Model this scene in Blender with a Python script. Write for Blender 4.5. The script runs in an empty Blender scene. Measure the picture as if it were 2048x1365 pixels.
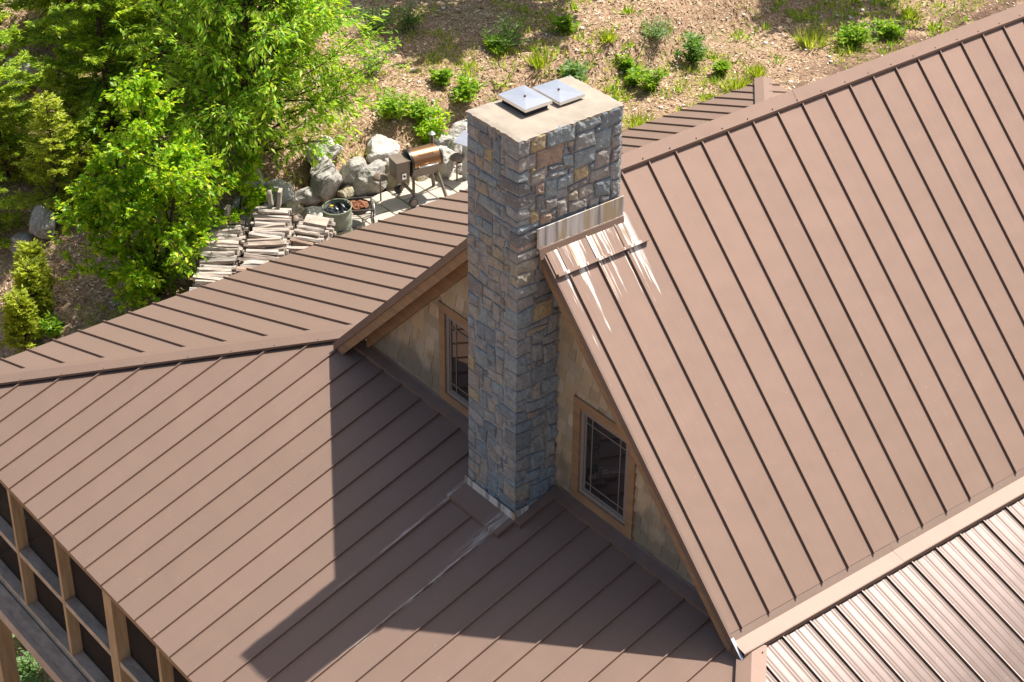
import bpy, bmesh, math, random
import numpy as np
from mathutils import Vector, Matrix, noise

# ------------------------------------------------------------------ units
# u = survey unit of the house (one roof panel = 0.6 u); 1 u = 0.6 m
S = 0.6
ZG = 12.56                                   # patio ground level sits at z = 0
HB = np.array([-0.6, 5.0, -13.3])            # house base
def V(p): return Vector((p[0]*S, p[1]*S, (p[2]+ZG)*S))

sc = bpy.context.scene
col = sc.collection

# ------------------------------------------------------------------ camera
YAW, PITCH, ROLL, FPX = math.radians(51.2413), math.radians(32.915), math.radians(0.5652), 3938.88
CAM = np.array([20.7754, -16.7835, 13.6637])
fw = np.array([-math.sin(YAW)*math.cos(PITCH), math.cos(YAW)*math.cos(PITCH), -math.sin(PITCH)])
rt = np.array([math.cos(YAW), math.sin(YAW), 0.0]); up = np.cross(rt, fw)
r2 = math.cos(ROLL)*rt + math.sin(ROLL)*up; u2 = -math.sin(ROLL)*rt + math.cos(ROLL)*up
cd = bpy.data.cameras.new('camera'); cam = bpy.data.objects.new('camera', cd); col.objects.link(cam)
cd.sensor_width = 36; cd.lens = FPX/2048*36; cd.clip_end = 1000; cd.clip_start = .5
m = Matrix(((r2[0], u2[0], -fw[0], 0), (r2[1], u2[1], -fw[1], 0), (r2[2], u2[2], -fw[2], 0), (0, 0, 0, 1)))
cam.matrix_world = Matrix.Translation(V(CAM)) @ m
sc.camera = cam

# ------------------------------------------------------------------ light
SUN = Vector((0.022, 0.467, 0.884)).normalized()
w = bpy.data.worlds.new('World'); sc.world = w; w.use_nodes = True
nt = w.node_tree; bg = nt.nodes['Background']
sky = nt.nodes.new('ShaderNodeTexSky'); sky.sky_type = 'NISHITA'; sky.sun_disc = False
sky.sun_elevation = math.asin(SUN.z); sky.sun_rotation = math.atan2(SUN.x, SUN.y)
sky.air_density = 1.0; sky.dust_density = 3.5; sky.ozone_density = .6
nt.links.new(sky.outputs[0], bg.inputs[0]); bg.inputs[1].default_value = 0.088
sl = bpy.data.lights.new('sun', 'SUN'); sl.energy = 5.0; sl.angle = math.radians(.55); sl.color = (1, .95, .87)
so = bpy.data.objects.new('sun', sl); col.objects.link(so)
so.rotation_euler = SUN.to_track_quat('Z', 'Y').to_euler(); so.location = (0, 0, 40)
sc.view_settings.view_transform = 'Standard'; sc.view_settings.look = 'None'
sc.view_settings.gamma = 1; sc.view_settings.exposure = .72; sc.view_settings.use_curve_mapping = False
sc.cycles.max_bounces = 6; sc.cycles.diffuse_bounces = 3; sc.cycles.transparent_max_bounces = 12

# ------------------------------------------------------------------ helpers
random.seed(7); RNG = np.random.default_rng(11)
def rnd(a, b): return random.uniform(a, b)

def link(o, parent=None):
    col.objects.link(o)
    if parent is not None: o.parent = parent
    return o
def tag(o, label, cat, group=None):
    o['label'] = label; o['category'] = cat
    if group: o['group'] = group
    return o
def empty(name, p, rz=0.0, label=None, cat=None, group=None, parent=None):
    o = bpy.data.objects.new(name, None); link(o, parent); o.location = V(p); o.rotation_euler.z = rz
    o.empty_display_size = .2
    if label: tag(o, label, cat, group)
    return o
def mesh_data(name, verts, faces, mat, smooth=False, scale=S, off=(0, 0, 0)):
    me = bpy.data.meshes.new(name)
    v = (np.asarray(verts, float) - np.asarray(off, float))*scale
    if isinstance(faces, np.ndarray):
        n, k = faces.shape
        me.vertices.add(len(v)); me.vertices.foreach_set('co', v.ravel())
        me.loops.add(n*k); me.loops.foreach_set('vertex_index', faces.ravel().astype(np.int32))
        me.polygons.add(n); me.polygons.foreach_set('loop_start', np.arange(0, n*k, k, dtype=np.int32))
        me.update(calc_edges=True)
    else:
        me.from_pydata([tuple(p) for p in v], [], [tuple(f) for f in faces]); me.update()
    if smooth: me.polygons.foreach_set('use_smooth', np.ones(len(me.polygons), bool))
    me.materials.append(mat)
    return me
def hobj(name, verts, faces, mat, parent, smooth=False):        # part of the house: coordinates in u, house frame
    o = bpy.data.objects.new(name, mesh_data(name, verts, faces, mat, smooth, off=HB))
    return link(o, parent)
def lobj(name, mb, mat, parent, smooth=False, scale=1.0):        # part in a thing's own frame, metres by default
    o = bpy.data.objects.new(name, mesh_data(name, mb.v, mb.f, mat, smooth, scale))
    return link(o, parent)

class MB:
    def __init__(s): s.v = []; s.f = []
    def add(s, vs, fs):
        b = len(s.v); s.v += [tuple(p) for p in vs]; s.f += [tuple(i+b for i in f) for f in fs]; return s
    def box(s, x0, x1, y0, y1, z0, z1):
        return s.add([(x0, y0, z0), (x1, y0, z0), (x1, y1, z0), (x0, y1, z0), (x0, y0, z1), (x1, y0, z1), (x1, y1, z1), (x0, y1, z1)],
                     [(0, 3, 2, 1), (4, 5, 6, 7), (0, 1, 5, 4), (1, 2, 6, 5), (2, 3, 7, 6), (3, 0, 4, 7)])
    def hexa(s, lo, hi):   # lo, hi: 4 points each
        return s.add(list(lo)+list(hi), [(0, 3, 2, 1), (4, 5, 6, 7), (0, 1, 5, 4), (1, 2, 6, 5), (2, 3, 7, 6), (3, 0, 4, 7)])
    def bar(s, a, b, wx, wy, upv=(0, 0, 1)):
        a = Vector(a); b = Vector(b); d = (b-a).normalized(); sd = d.cross(Vector(upv))
        if sd.length < 1e-4: sd = d.cross(Vector((1, 0, 0)))
        sd.normalize(); u = sd.cross(d)
        q = [a+sd*x*wx/2+u*y*wy/2 for x, y in ((-1, -1), (1, -1), (1, 1), (-1, 1))]
        r = [b+sd*x*wx/2+u*y*wy/2 for x, y in ((-1, -1), (1, -1), (1, 1), (-1, 1))]
        return s.hexa(q, r)
    def tube(s, pts, rad, n=6, cap=True):
        pts = [Vector(p) for p in pts]; b = len(s.v)
        if not hasattr(rad, '__len__'): rad = [rad]*len(pts)
        pu = None
        for i, p in enumerate(pts):
            d = (pts[min(i+1, len(pts)-1)]-pts[max(i-1, 0)]).normalized()
            if pu is None:
                pu = d.cross(Vector((0, 0, 1)))
                if pu.length < .05: pu = d.cross(Vector((1, 0, 0)))
            pu = (pu-d*pu.dot(d)).normalized(); pv = d.cross(pu)
            for k in range(n):
                a = 2*math.pi*k/n; q = p+(pu*math.cos(a)+pv*math.sin(a))*rad[i]; s.v.append(tuple(q))
        for i in range(len(pts)-1):
            for k in range(n):
                s.f.append((b+i*n+k, b+i*n+(k+1) % n, b+(i+1)*n+(k+1) % n, b+(i+1)*n+k))
        if cap:
            s.f.append(tuple(b+k for k in reversed(range(n)))); e = b+(len(pts)-1)*n
            s.f.append(tuple(e+k for k in range(n)))
        return s
    def lathe(s, prof, n=20, c=(0, 0, 0)):
        b = len(s.v)
        for r, z in prof:
            for k in range(n):
                a = 2*math.pi*k/n; s.v.append((c[0]+r*math.cos(a), c[1]+r*math.sin(a), c[2]+z))
        for i in range(len(prof)-1):
            for k in range(n):
                s.f.append((b+i*n+k, b+i*n+(k+1) % n, b+(i+1)*n+(k+1) % n, b+(i+1)*n+k))
        return s

# ------------------------------------------------------------------ materials
class NT:
    def __init__(s, name):
        s.m = bpy.data.materials.new(name); s.m.use_nodes = True; s.t = s.m.node_tree
        s.p = s.t.nodes['Principled BSDF']; s.out = s.t.nodes['Material Output']
    def n(s, typ, **kw):
        nd = s.t.nodes.new('ShaderNode'+typ)
        for k, v in kw.items(): setattr(nd, k, v)
        return nd
    def l(s, a, b): s.t.links.new(a, b)
    def val(s, sock, v):
        if hasattr(v, 'is_linked') or hasattr(v, 'links'): s.l(v, sock)
        else: sock.default_value = v
    def coord(s, which='Object'): return s.n('TexCoord').outputs[which]
    def math(s, op, a, b=0.0, c=0.0, clamp=False):
        nd = s.n('Math', operation=op, use_clamp=clamp)
        for i, v in enumerate((a, b, c)): s.val(nd.inputs[i], v)
        return nd.outputs[0]
    def noise(s, vec, scale=5, detail=4, rough=.55, dist=0):
        nd = s.n('TexNoise'); s.val(nd.inputs['Vector'], vec)
        nd.inputs['Scale'].default_value = scale; nd.inputs['Detail'].default_value = detail
        nd.inputs['Roughness'].default_value = rough; nd.inputs['Distortion'].default_value = dist
        return nd.outputs['Fac']
    def mapping(s, vec, scale=(1, 1, 1), loc=(0, 0, 0)):
        nd = s.n('Mapping'); s.l(vec, nd.inputs[0]); nd.inputs['Scale'].default_value = scale; nd.inputs['Location'].default_value = loc
        return nd.outputs[0]
    def ramp(s, fac, stops, interp='LINEAR'):
        nd = s.n('ValToRGB'); s.l(fac, nd.inputs[0]); cr = nd.color_ramp; cr.interpolation = interp
        while len(cr.elements) < len(stops): cr.elements.new(.5)
        for e, (p, c) in zip(cr.elements, stops): e.position = p; e.color = tuple(c)+((1,) if len(c) == 3 else ())
        return nd.outputs[0]
    def mix(s, fac, a, b, blend='MIX'):
        nd = s.n('Mix', data_type='RGBA', blend_type=blend)
        s.val(nd.inputs[0], fac)
        for i, v in ((6, a), (7, b)):
            if isinstance(v, tuple): nd.inputs[i].default_value = v+((1,) if len(v) == 3 else ())
            else: s.l(v, nd.inputs[i])
        return nd.outputs[2]
    def base(s, c):
        if isinstance(c, tuple): s.p.inputs['Base Color'].default_value = c+(1,)
        else: s.l(c, s.p.inputs['Base Color'])
    def set(s, **kw):
        for k, v in kw.items():
            sock = s.p.inputs[k.replace('_', ' ')]
            s.val(sock, v)
    def bump(s, h, strength=.3, dist=.01, normal=None):
        nd = s.n('Bump'); s.l(h, nd.inputs['Height']); nd.inputs['Strength'].default_value = strength; nd.inputs['Distance'].default_value = dist
        if normal is not None: s.l(normal, nd.inputs['Normal'])
        s.l(nd.outputs[0], s.p.inputs['Normal']); return nd.outputs[0]
    def smooth(s, x, a, b):
        nd = s.n('MapRange', interpolation_type='SMOOTHSTEP'); s.val(nd.inputs[0], x)
        s.val(nd.inputs[1], a); s.val(nd.inputs[2], b); return nd.outputs[0]

ROOF = (.140, .096, .061)
FLAKE = (.47, .333, .290)
def roof_material(name, stain=None, rough=.74, flake=.42, across='y', ROOF=ROOF, FLAKE=FLAKE):
    t = NT(name); co = t.coord()
    oi = t.n('ObjectInfo').outputs['Random']
    big = t.noise(co, 1.1, 3, .6); fine = t.noise(co, 60, 2, .6)
    c = t.mix(t.math('MULTIPLY', big, .55), ROOF, (ROOF[0]*.86, ROOF[1]*.87, ROOF[2]*.86))
    c = t.mix(t.math('MULTIPLY', oi, .25), c, (ROOF[0]*1.12, ROOF[1]*1.10, ROOF[2]*1.10))
    spec = t.smooth(t.noise(co, 34, 1, .4), .775, .79)
    c = t.mix(t.math('MULTIPLY', spec, .45), c, (.45, .38, .32))
    ro = rough
    if stain:
        sx = t.n('SeparateXYZ'); t.l(co, sx.inputs[0]); X, Y, Z = sx.outputs
        X = t.math('MULTIPLY_ADD', X, 1/S, HB[0]); Y = t.math('MULTIPLY_ADD', Y, 1/S, HB[1])
        cx = t.n('CombineXYZ')
        if stain == 'main':
            t.val(cx.inputs[0], t.math('MULTIPLY', Y, 8.5)); t.val(cx.inputs[1], t.math('MULTIPLY', X, .4))
            st = t.noise(cx.outputs[0], 1.0, 4, .65)
            th = t.math('MULTIPLY_ADD', X, .13, .455)
            mk = t.smooth(t.math('SUBTRACT', st, th), .0, .05)
            win = t.math('MULTIPLY', t.smooth(Y, .52, .62), t.math('SUBTRACT', 1, t.smooth(Y, 2.12, 2.3)))
            win = t.math('MULTIPLY', win, t.math('SUBTRACT', 1, t.smooth(X, 1.5, 2.1)))
            cx2 = t.n('CombineXYZ'); t.val(cx2.inputs[0], t.math('MULTIPLY', Y, 26)); t.val(cx2.inputs[1], t.math('MULTIPLY', X, 2.4))
            det = t.smooth(t.noise(cx2.outputs[0], 1.0, 3, .6), .36, .5)
            mk = t.math('MULTIPLY', t.math('MULTIPLY', mk, win), t.math('MULTIPLY_ADD', det, .75, .25))
            tint = t.ramp(t.noise(cx.outputs[0], 2.3, 2), [(.35, (.74, .70, .64)), (.55, (.78, .74, .68)), (.66, (.60, .42, .22))])
        else:
            wob = t.math('MULTIPLY', t.math('SUBTRACT', t.noise(t.mapping(co, (0, 3.0, 0)), 1, 2), .5), .10)
            def line(xc, wd, y0, y1):
                dx = t.math('ABSOLUTE', t.math('ADD', t.math('SUBTRACT', X, xc), wob))
                a = t.math('SUBTRACT', 1, t.smooth(dx, wd*.15, wd))
                return t.math('MULTIPLY', a, t.smooth(Y, y1, y0))
            a = line(-1.36, .055, -.6, -3.9); b = line(-.12, .07, -1.6, -4.6); c2 = line(-.22, .18, -.25, -1.5)
            cx2 = t.n('CombineXYZ'); t.val(cx2.inputs[0], t.math('MULTIPLY', X, 24)); t.val(cx2.inputs[1], t.math('MULTIPLY', Y, 2.0))
            det = t.smooth(t.noise(cx2.outputs[0], 1.0, 4, .65), .42, .60)
            mk = t.math('MULTIPLY', t.math('MAXIMUM', a, t.math('MAXIMUM', b, c2)), det)
            tint = (.62, .55, .47)
        c = t.mix(mk, c, tint)
        ro = t.math('MULTIPLY_ADD', mk, .4, rough, clamp=True)
    t.base(c); t.set(Roughness=.6, Specular_IOR_Level=.25)
    can = t.noise(t.mapping(co, (1, 1, 1)), 1.7, 2, .5)
    b1 = t.bump(can, .26, .05)
    b2 = t.bump(fine, .05, .004, b1)
    g = t.n('BsdfGlossy'); g.inputs['Roughness'].default_value = rough; t.l(b2, g.inputs['Normal'])
    t.l(t.mix(t.math('ADD', t.math('ADD', t.math('MULTIPLY', t.noise(co, .7, 2, .5), .3), t.math('MULTIPLY', oi, .3)), t.math('MULTIPLY', t.noise(t.mapping(co, (0.4, 62, .4) if across == 'y' else (62, .4, .4)), 1, 2, .6), .5)), tuple(q*1.15 for q in FLAKE), tuple(q*.80 for q in FLAKE)), g.inputs[0])
    mx = t.n('MixShader'); t.val(mx.inputs[0], t.math('MULTIPLY', t.math('SUBTRACT', 1, mk), flake) if stain else flake)
    t.l(t.p.outputs[0], mx.inputs[1]); t.l(g.outputs[0], mx.inputs[2]); t.l(mx.outputs[0], t.out.inputs[0])
    return t.m
M = {}
M['roof'] = roof_material('roof_paint')
M['roof_stain'] = roof_material('roof_paint_streaked', 'main')
M['roof_stain_porch'] = roof_material('roof_paint_drip_marks', 'porch', across='x')
M['roof_x'] = roof_material('roof_paint_front', across='x')
M['roof_mid'] = roof_material('flashing_paint', rough=.66, flake=.34, FLAKE=(.45, .335, .30))
M['roof_gloss'] = roof_material('striated_roof_paint', rough=.48, flake=.135, ROOF=(.135, .090, .068), FLAKE=(.50, .42, .41))
def simple(name, c, rough=.6, metal=0, var=.25, scale=6, bump=.15, stretch=(1, 1, 1), c2=None, spec=.5):
    t = NT(name); co = t.mapping(t.coord(), stretch)
    n1 = t.noise(co, scale, 5, .6)
    d = c2 or tuple(x*(1-var*1.6) for x in c)
    t.base(t.mix(t.smooth(n1, .3, .7), d, c)); t.set(Roughness=rough, Metallic=metal, Specular_IOR_Level=spec)
    if bump: t.bump(t.noise(co, scale*6, 4, .6), bump, .004)
    return t.m
M['trim_metal'] = simple('brown_trim_metal', (.20, .132, .098), .45, var=.1, bump=.02)
M['fascia'] = simple('cedar_fascia_wood', (.37, .22, .11), .65, var=.25, scale=3, stretch=(1, 1, 6), c2=(.26, .155, .085))
M['screw'] = simple('dark_screw', (.05, .04, .035), .5, bump=0)
M['steel'] = simple('stainless_steel', (.78, .79, .81), .36, .95, .08, 4, 0)
M['mortar'] = simple('mortar', (.44, .44, .42), .9, var=.3, scale=9, bump=.5)
M['slab'] = simple('cement_wash', (.37, .31, .245), .9, var=.13, scale=5, bump=.3)
M['weather_wood'] = simple('weathered_grey_wood', (.64, .51, .385), .85, var=.22, scale=8, stretch=(.6, 1, 1), spec=.15)
M['post_wood'] = simple('treated_pine', (.56, .40, .235), .7, var=.25, scale=5, stretch=(4, 4, .5), c2=(.43, .285, .155), spec=.25)
M['beam_trim'] = simple('beige_rim_board', (.58, .45, .35), .75, var=.12, scale=4, spec=.2)
M['house_wall'] = simple('plain_siding', (.40, .29, .17), .8)
M['dark_inside'] = simple('dark_interior', (.03, .028, .026), .9, bump=0)
# stone
def stone_material():
    t = NT('field_stone'); co = t.coord(); oi = t.n('ObjectInfo').outputs['Random']
    base = t.ramp(oi, [(0, (.36, .38, .375)), (.14, (.45, .42, .36)), (.24, (.26, .315, .345)), (.38, (.47, .41, .30)), (.46, (.22, .225, .225)), (.54, (.40, .37, .33)), (.66, (.33, .40, .42)), (.80, (.41, .41, .39)), (.89, (.55, .43, .23)), (.93, (.28, .26, .25)), (.965, (.46, .33, .24))], 'CONSTANT')
    sz = t.n('SeparateXYZ'); t.l(co, sz.inputs[0]); ZZ = t.math('MULTIPLY_ADD', sz.outputs[2], 1/S, HB[2])
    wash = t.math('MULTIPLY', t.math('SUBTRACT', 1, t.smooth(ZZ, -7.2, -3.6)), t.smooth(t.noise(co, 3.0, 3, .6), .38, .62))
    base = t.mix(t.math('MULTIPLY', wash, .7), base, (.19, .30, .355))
    n1 = t.noise(co, 11, 6, .7, .4); n2 = t.noise(co, 46, 5, .75)
    c = t.mix(t.smooth(n1, .38, .68), base, t.mix(.55, base, (.15, .14, .145)))
    c = t.mix(t.math('MULTIPLY', t.smooth(n2, .54, .70), .5), c, (.66, .62, .58))
    c = t.mix(t.math('MULTIPLY', t.smooth(t.noise(co, 30, 4, .7), .55, .70), .5), c, (.10, .09, .09))
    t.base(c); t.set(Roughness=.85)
    b = t.bump(n1, .9, .03); t.bump(n2, .8, .011, b)
    return t.m
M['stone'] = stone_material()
def streak_flashing():
    t = NT('lime_streaked_flashing'); co = t.coord()
    v = t.mapping(co, (14, 14, .6)); n1 = t.noise(v, 1, 4, .7); n2 = t.noise(t.mapping(co, (5, 5, .5)), 1, 3, .6)
    c = t.ramp(n1, [(.30, (.14, .11, .10)), (.42, (.40, .38, .35)), (.52, (.64, .61, .57)), (.7, (.76, .74, .70))])
    c = t.mix(t.math('MULTIPLY', t.smooth(n2, .50, .60), .75), c, (.50, .36, .17))
    t.base(c); t.set(Roughness=.6, Metallic=.0); t.bump(t.noise(co, 50, 3), .2, .004)
    return t.m
M['flash_lime'] = streak_flashing()
def shingle_material():
    t = NT('cedar_shingle'); co = t.coord(); oi = t.n('ObjectInfo').outputs['Random']
    base = t.ramp(oi, [(0, (.40, .30, .18)), (.2, (.64, .50, .32)), (.4, (.38, .31, .215)), (.6, (.58, .43, .25)), (.8, (.46, .385, .27)), (1, (.68, .55, .38))])
    g = t.noise(t.mapping(co, (40, 40, 2.5)), 1, 4, .6)
    c = t.mix(t.smooth(g, .3, .75), t.mix(.22, base, (.22, .15, .09)), base)
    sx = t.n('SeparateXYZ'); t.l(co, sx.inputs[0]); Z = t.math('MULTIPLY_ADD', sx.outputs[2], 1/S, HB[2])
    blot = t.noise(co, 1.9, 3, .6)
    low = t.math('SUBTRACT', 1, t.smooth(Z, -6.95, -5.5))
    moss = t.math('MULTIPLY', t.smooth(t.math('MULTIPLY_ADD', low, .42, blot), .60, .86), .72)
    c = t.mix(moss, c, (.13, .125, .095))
    t.base(c); t.set(Roughness=.8); t.bump(g, .4, .006)
    return t.m
M['shingle'] = shingle_material()
def glass_material():
    t = NT('window_glass'); g = t.n('BsdfGlossy'); g.inputs['Roughness'].default_value = .01; g.inputs['Color'].default_value = (1, .86, .78, 1)
    d = t.n('BsdfDiffuse'); d.inputs['Color'].default_value = (.012, .013, .015, 1)
    mx = t.n('MixShader'); lw = t.n('Fresnel'); lw.inputs[0].default_value = 2.6
    t.l(lw.outputs[0], mx.inputs[0]); t.l(d.outputs[0], mx.inputs[1]); t.l(g.outputs[0], mx.inputs[2]); t.l(mx.outputs[0], t.out.inputs[0])
    return t.m
M['glass'] = glass_material()
def screen_material():
    t = NT('insect_screen'); d = t.n('BsdfDiffuse'); d.inputs[0].default_value = (.055, .046, .04, 1)
    tr = t.n('BsdfTransparent'); mx = t.n('MixShader'); mx.inputs[0].default_value = .62
    t.l(tr.outputs[0], mx.inputs[1]); t.l(d.outputs[0], mx.inputs[2]); t.l(mx.outputs[0], t.out.inputs[0]); return t.m
M['screen'] = screen_material()
M['sash'] = simple('vinyl_sash', (.27, .23, .20), .5, var=.05, bump=0)
M['muntin'] = simple('tan_muntin', (.20, .175, .15), .5, var=.05, bump=0)

def leaf_material(name, stops, trans=.52, gloss=.015, tcol=(1.25, 1.15, .35)):
    t = NT(name); r = t.n('NewGeometry').outputs['Random Per Island']
    c = t.ramp(r, stops)
    d = t.n('BsdfDiffuse'); t.l(c, d.inputs[0])
    tr = t.n('BsdfTranslucent'); t.l(t.mix(1.0, c, tcol, 'MULTIPLY'), tr.inputs[0])
    mx = t.n('MixShader'); mx.inputs[0].default_value = trans; t.l(d.outputs[0], mx.inputs[1]); t.l(tr.outputs[0], mx.inputs[2])
    g = t.n('BsdfGlossy'); g.inputs['Roughness'].default_value = .35
    m2 = t.n('MixShader'); m2.inputs[0].default_value = gloss; t.l(mx.outputs[0], m2.inputs[1]); t.l(g.outputs[0], m2.inputs[2])
    t.l(m2.outputs[0], t.out.inputs[0]); return t.m
M['leaf_birch'] = leaf_material('birch_leaves', [(0, (.14, .33, .015)), (.4, (.26, .50, .02)), (.75, (.42, .62, .03)), (1, (.66, .74, .07))], .55)
M['leaf_cherry'] = leaf_material('cherry_leaves', [(0, (.15, .35, .03)), (.35, (.28, .53, .045)), (.75, (.46, .68, .06)), (1, (.72, .80, .16))], .55)
M['leaf_cedar'] = leaf_material('cedar_sprays', [(0, (.13, .26, .03)), (.4, (.27, .44, .045)), (.8, (.50, .64, .05)), (1, (.74, .80, .10))], .55)
M['leaf_spruce'] = leaf_material('spruce_needles', [(0, (.25, .33, .035)), (.5, (.44, .53, .055)), (1, (.64, .68, .10))], .5)
M['leaf_dark'] = leaf_material('dark_shrub_leaves', [(0, (.07, .19, .04)), (.6, (.15, .30, .07)), (1, (.28, .42, .12))], .4)
M['leaf_bush'] = leaf_material('bush_leaves', [(0, (.14, .30, .03)), (.5, (.26, .45, .045)), (1, (.44, .58, .09))])
M['leaf_fern'] = leaf_material('fern_leaves', [(0, (.14, .27, .10)), (.5, (.22, .38, .16)), (1, (.33, .48, .24))])
M['grass'] = leaf_material('grass_blades', [(0, (.19, .30, .03)), (.5, (.38, .50, .06)), (1, (.56, .60, .14))])
M['bark'] = simple('brown_bark', (.14, .085, .06), .9, var=.4, scale=14, bump=.6)
M['twig'] = simple('bleached_twig', (.45, .37, .30), .9, var=.2, scale=10, bump=.2)

# ------------------------------------------------------------------ terrain
def sst(a, b, x):
    t = np.clip((x-a)/(b-a), 0, 1); return t*t*(3-2*t)
def hgt(x, y):
    x = np.asarray(x, float); y = np.asarray(y, float)
    t = 2.2-y; soft = .5*(t+np.sqrt(t*t+1.5)); soft = 14*np.tanh(soft/14)
    t2 = -1-y; soft = soft+.55*.5*(t2+np.sqrt(t2*t2+.6)); soft = 16*np.tanh(soft/16)
    q = -19.7-x
    return -12.56-.78*soft+(.95*sst(0, 1.4, q)+.07*np.clip(q, 0, 60))*sst(3.5, 7, y)+.05*np.clip(y-14, 0, 60)
def build_ground():
    xs = np.concatenate([np.linspace(-260, -56, 14), np.arange(-54, -6, .4), np.linspace(-5, 220, 22)])
    ys = np.concatenate([np.linspace(-160, -14, 14), np.arange(-12, 44, .4), np.linspace(46, 280, 20)])
    X, Y = np.meshgrid(xs, ys, indexing='ij'); Z = hgt(X, Y)
    rough = np.array([[noise.noise(Vector((x*.9, y*.9, 0)))*.10+noise.noise(Vector((x*2.7, y*2.7, 3)))*.05 for y in ys] for x in xs])
    flat = sst(-19.9, -19.2, X)*sst(3.0, 4.5, Y)*(1-sst(15.5, 17, Y))
    Z = Z+rough*(1-flat)-.05*flat
    nx, ny = len(xs), len(ys); I = np.arange(nx*ny).reshape(nx, ny)
    F = np.stack([I[:-1, :-1], I[1:, :-1], I[1:, 1:], I[:-1, 1:]], -1).reshape(-1, 4)
    t = NT('bark_mulch_ground'); co = t.coord()
    a = t.noise(co, 1.0, 6, .65); b = t.noise(co, 9, 5, .7)
    vo = t.n('TexVoronoi'); t.l(t.mapping(co, (1, 1.4, 1)), vo.inputs['Vector']); vo.inputs['Scale'].default_value = 26
    chip = t.ramp(vo.outputs['Color'], [(.2, (.18, .11, .065)), (.5, (.34, .225, .135)), (.8, (.52, .385, .25))])
    soil = t.ramp(a, [(.3, (.20, .11, .065)), (.55, (.33, .20, .125)), (.75, (.40, .265, .175))])
    c = t.mix(t.smooth(b, .35, .6), soil, chip)
    green = t.math('MULTIPLY', t.smooth(t.noise(co, .55, 5, .7), .53, .64), t.smooth(t.noise(co, 6, 4, .7), .42, .6))
    c = t.mix(t.math('MULTIPLY', green, .5), c, (.17, .19, .045))
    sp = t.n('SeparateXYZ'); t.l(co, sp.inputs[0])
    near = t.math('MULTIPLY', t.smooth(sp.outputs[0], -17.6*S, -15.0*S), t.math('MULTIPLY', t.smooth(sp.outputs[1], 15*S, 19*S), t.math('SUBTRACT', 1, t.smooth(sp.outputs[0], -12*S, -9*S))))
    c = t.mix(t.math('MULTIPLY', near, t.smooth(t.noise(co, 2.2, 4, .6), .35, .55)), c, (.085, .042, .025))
    t.base(c); t.set(Roughness=.95); b1 = t.bump(b, .9, .05); t.bump(vo.outputs['Distance'], .6, .02, b1)
    o = bpy.data.objects.new('ground', mesh_data('ground', np.stack([X, Y, Z], -1).reshape(-1, 3), F, t.m, True, off=(0, 0, -ZG)))
    link(o); o['kind'] = 'structure'
build_ground()

# patio with single pavers
M['paver'] = NT('concrete_paver')
_t = M['paver']; _co = _t.coord(); _oi = _t.n('ObjectInfo').outputs['Random']
_c = _t.ramp(_oi, [(0, (.42, .37, .31)), (.5, (.48, .42, .35)), (1, (.37, .345, .31))])
_c = _t.mix(_t.math('MULTIPLY', _t.smooth(_t.noise(_co, 5, 5, .7), .5, .75), .45), _c, (.25, .21, .17))
_t.base(_c); _t.set(Roughness=.85); _t.bump(_t.noise(_co, 60, 3), .3, .004); M['paver'] = _t.m
M['paver_joint'] = simple('joint_sand', (.22, .17, .12), .95)
def build_patio():
    mb = MB().box(-19.05, -12.0, 4.6, 15.2, -12.75, -12.53); mb.box(-17.6, -12.0, 2.3, 4.59, -13.6, -12.53)
    o = bpy.data.objects.new('patio', mesh_data('patio', mb.v, mb.f, M['paver_joint'], off=(0, 0, -ZG))); link(o); o['kind'] = 'structure'
    ang = math.radians(5); ca, sa = math.cos(ang), math.sin(ang)
    y = 4.7; row = 0
    while y < 15.1:
        h = .62 if row % 2 else .84
        x = -19.0+rnd(0, .25)
        while x < -14.2:
            L = random.choice((.62, .84, 1.1, 1.26)); x1 = min(x+L, -14.0)
            if x1-x > .2:
                g = .018; p = MB(); z0, z1 = -12.55, -12.47+rnd(-.006, .006)
                e = .02
                lo = [(x+g, y+g, z0), (x1-g, y+g, z0), (x1-g, y+h-g, z0), (x+g, y+h-g, z0)]
                hi = [(x+g, y+g, z1-.012), (x1-g, y+g, z1-.012), (x1-g, y+h-g, z1-.012), (x+g, y+h-g, z1-.012)]
                tp = [(x+g+e, y+g+e, z1), (x1-g-e, y+g+e, z1), (x1-g-e, y+h-g-e, z1), (x+g+e, y+h-g-e, z1)]
                p.v = lo+hi+tp
                p.f = [(0, 1, 5, 4), (1, 2, 6, 5), (2, 3, 7, 6), (3, 0, 4, 7), (4, 5, 9, 8), (5, 6, 10, 9), (6, 7, 11, 10), (7, 4, 8, 11), (8, 9, 10, 11)]
                q = bpy.data.objects.new('paver', mesh_data('paver', p.v, p.f, M['paver'], off=(0, 0, -ZG))); link(q, o)
            x = x1
        y += h; row += 1
build_patio()

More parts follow.
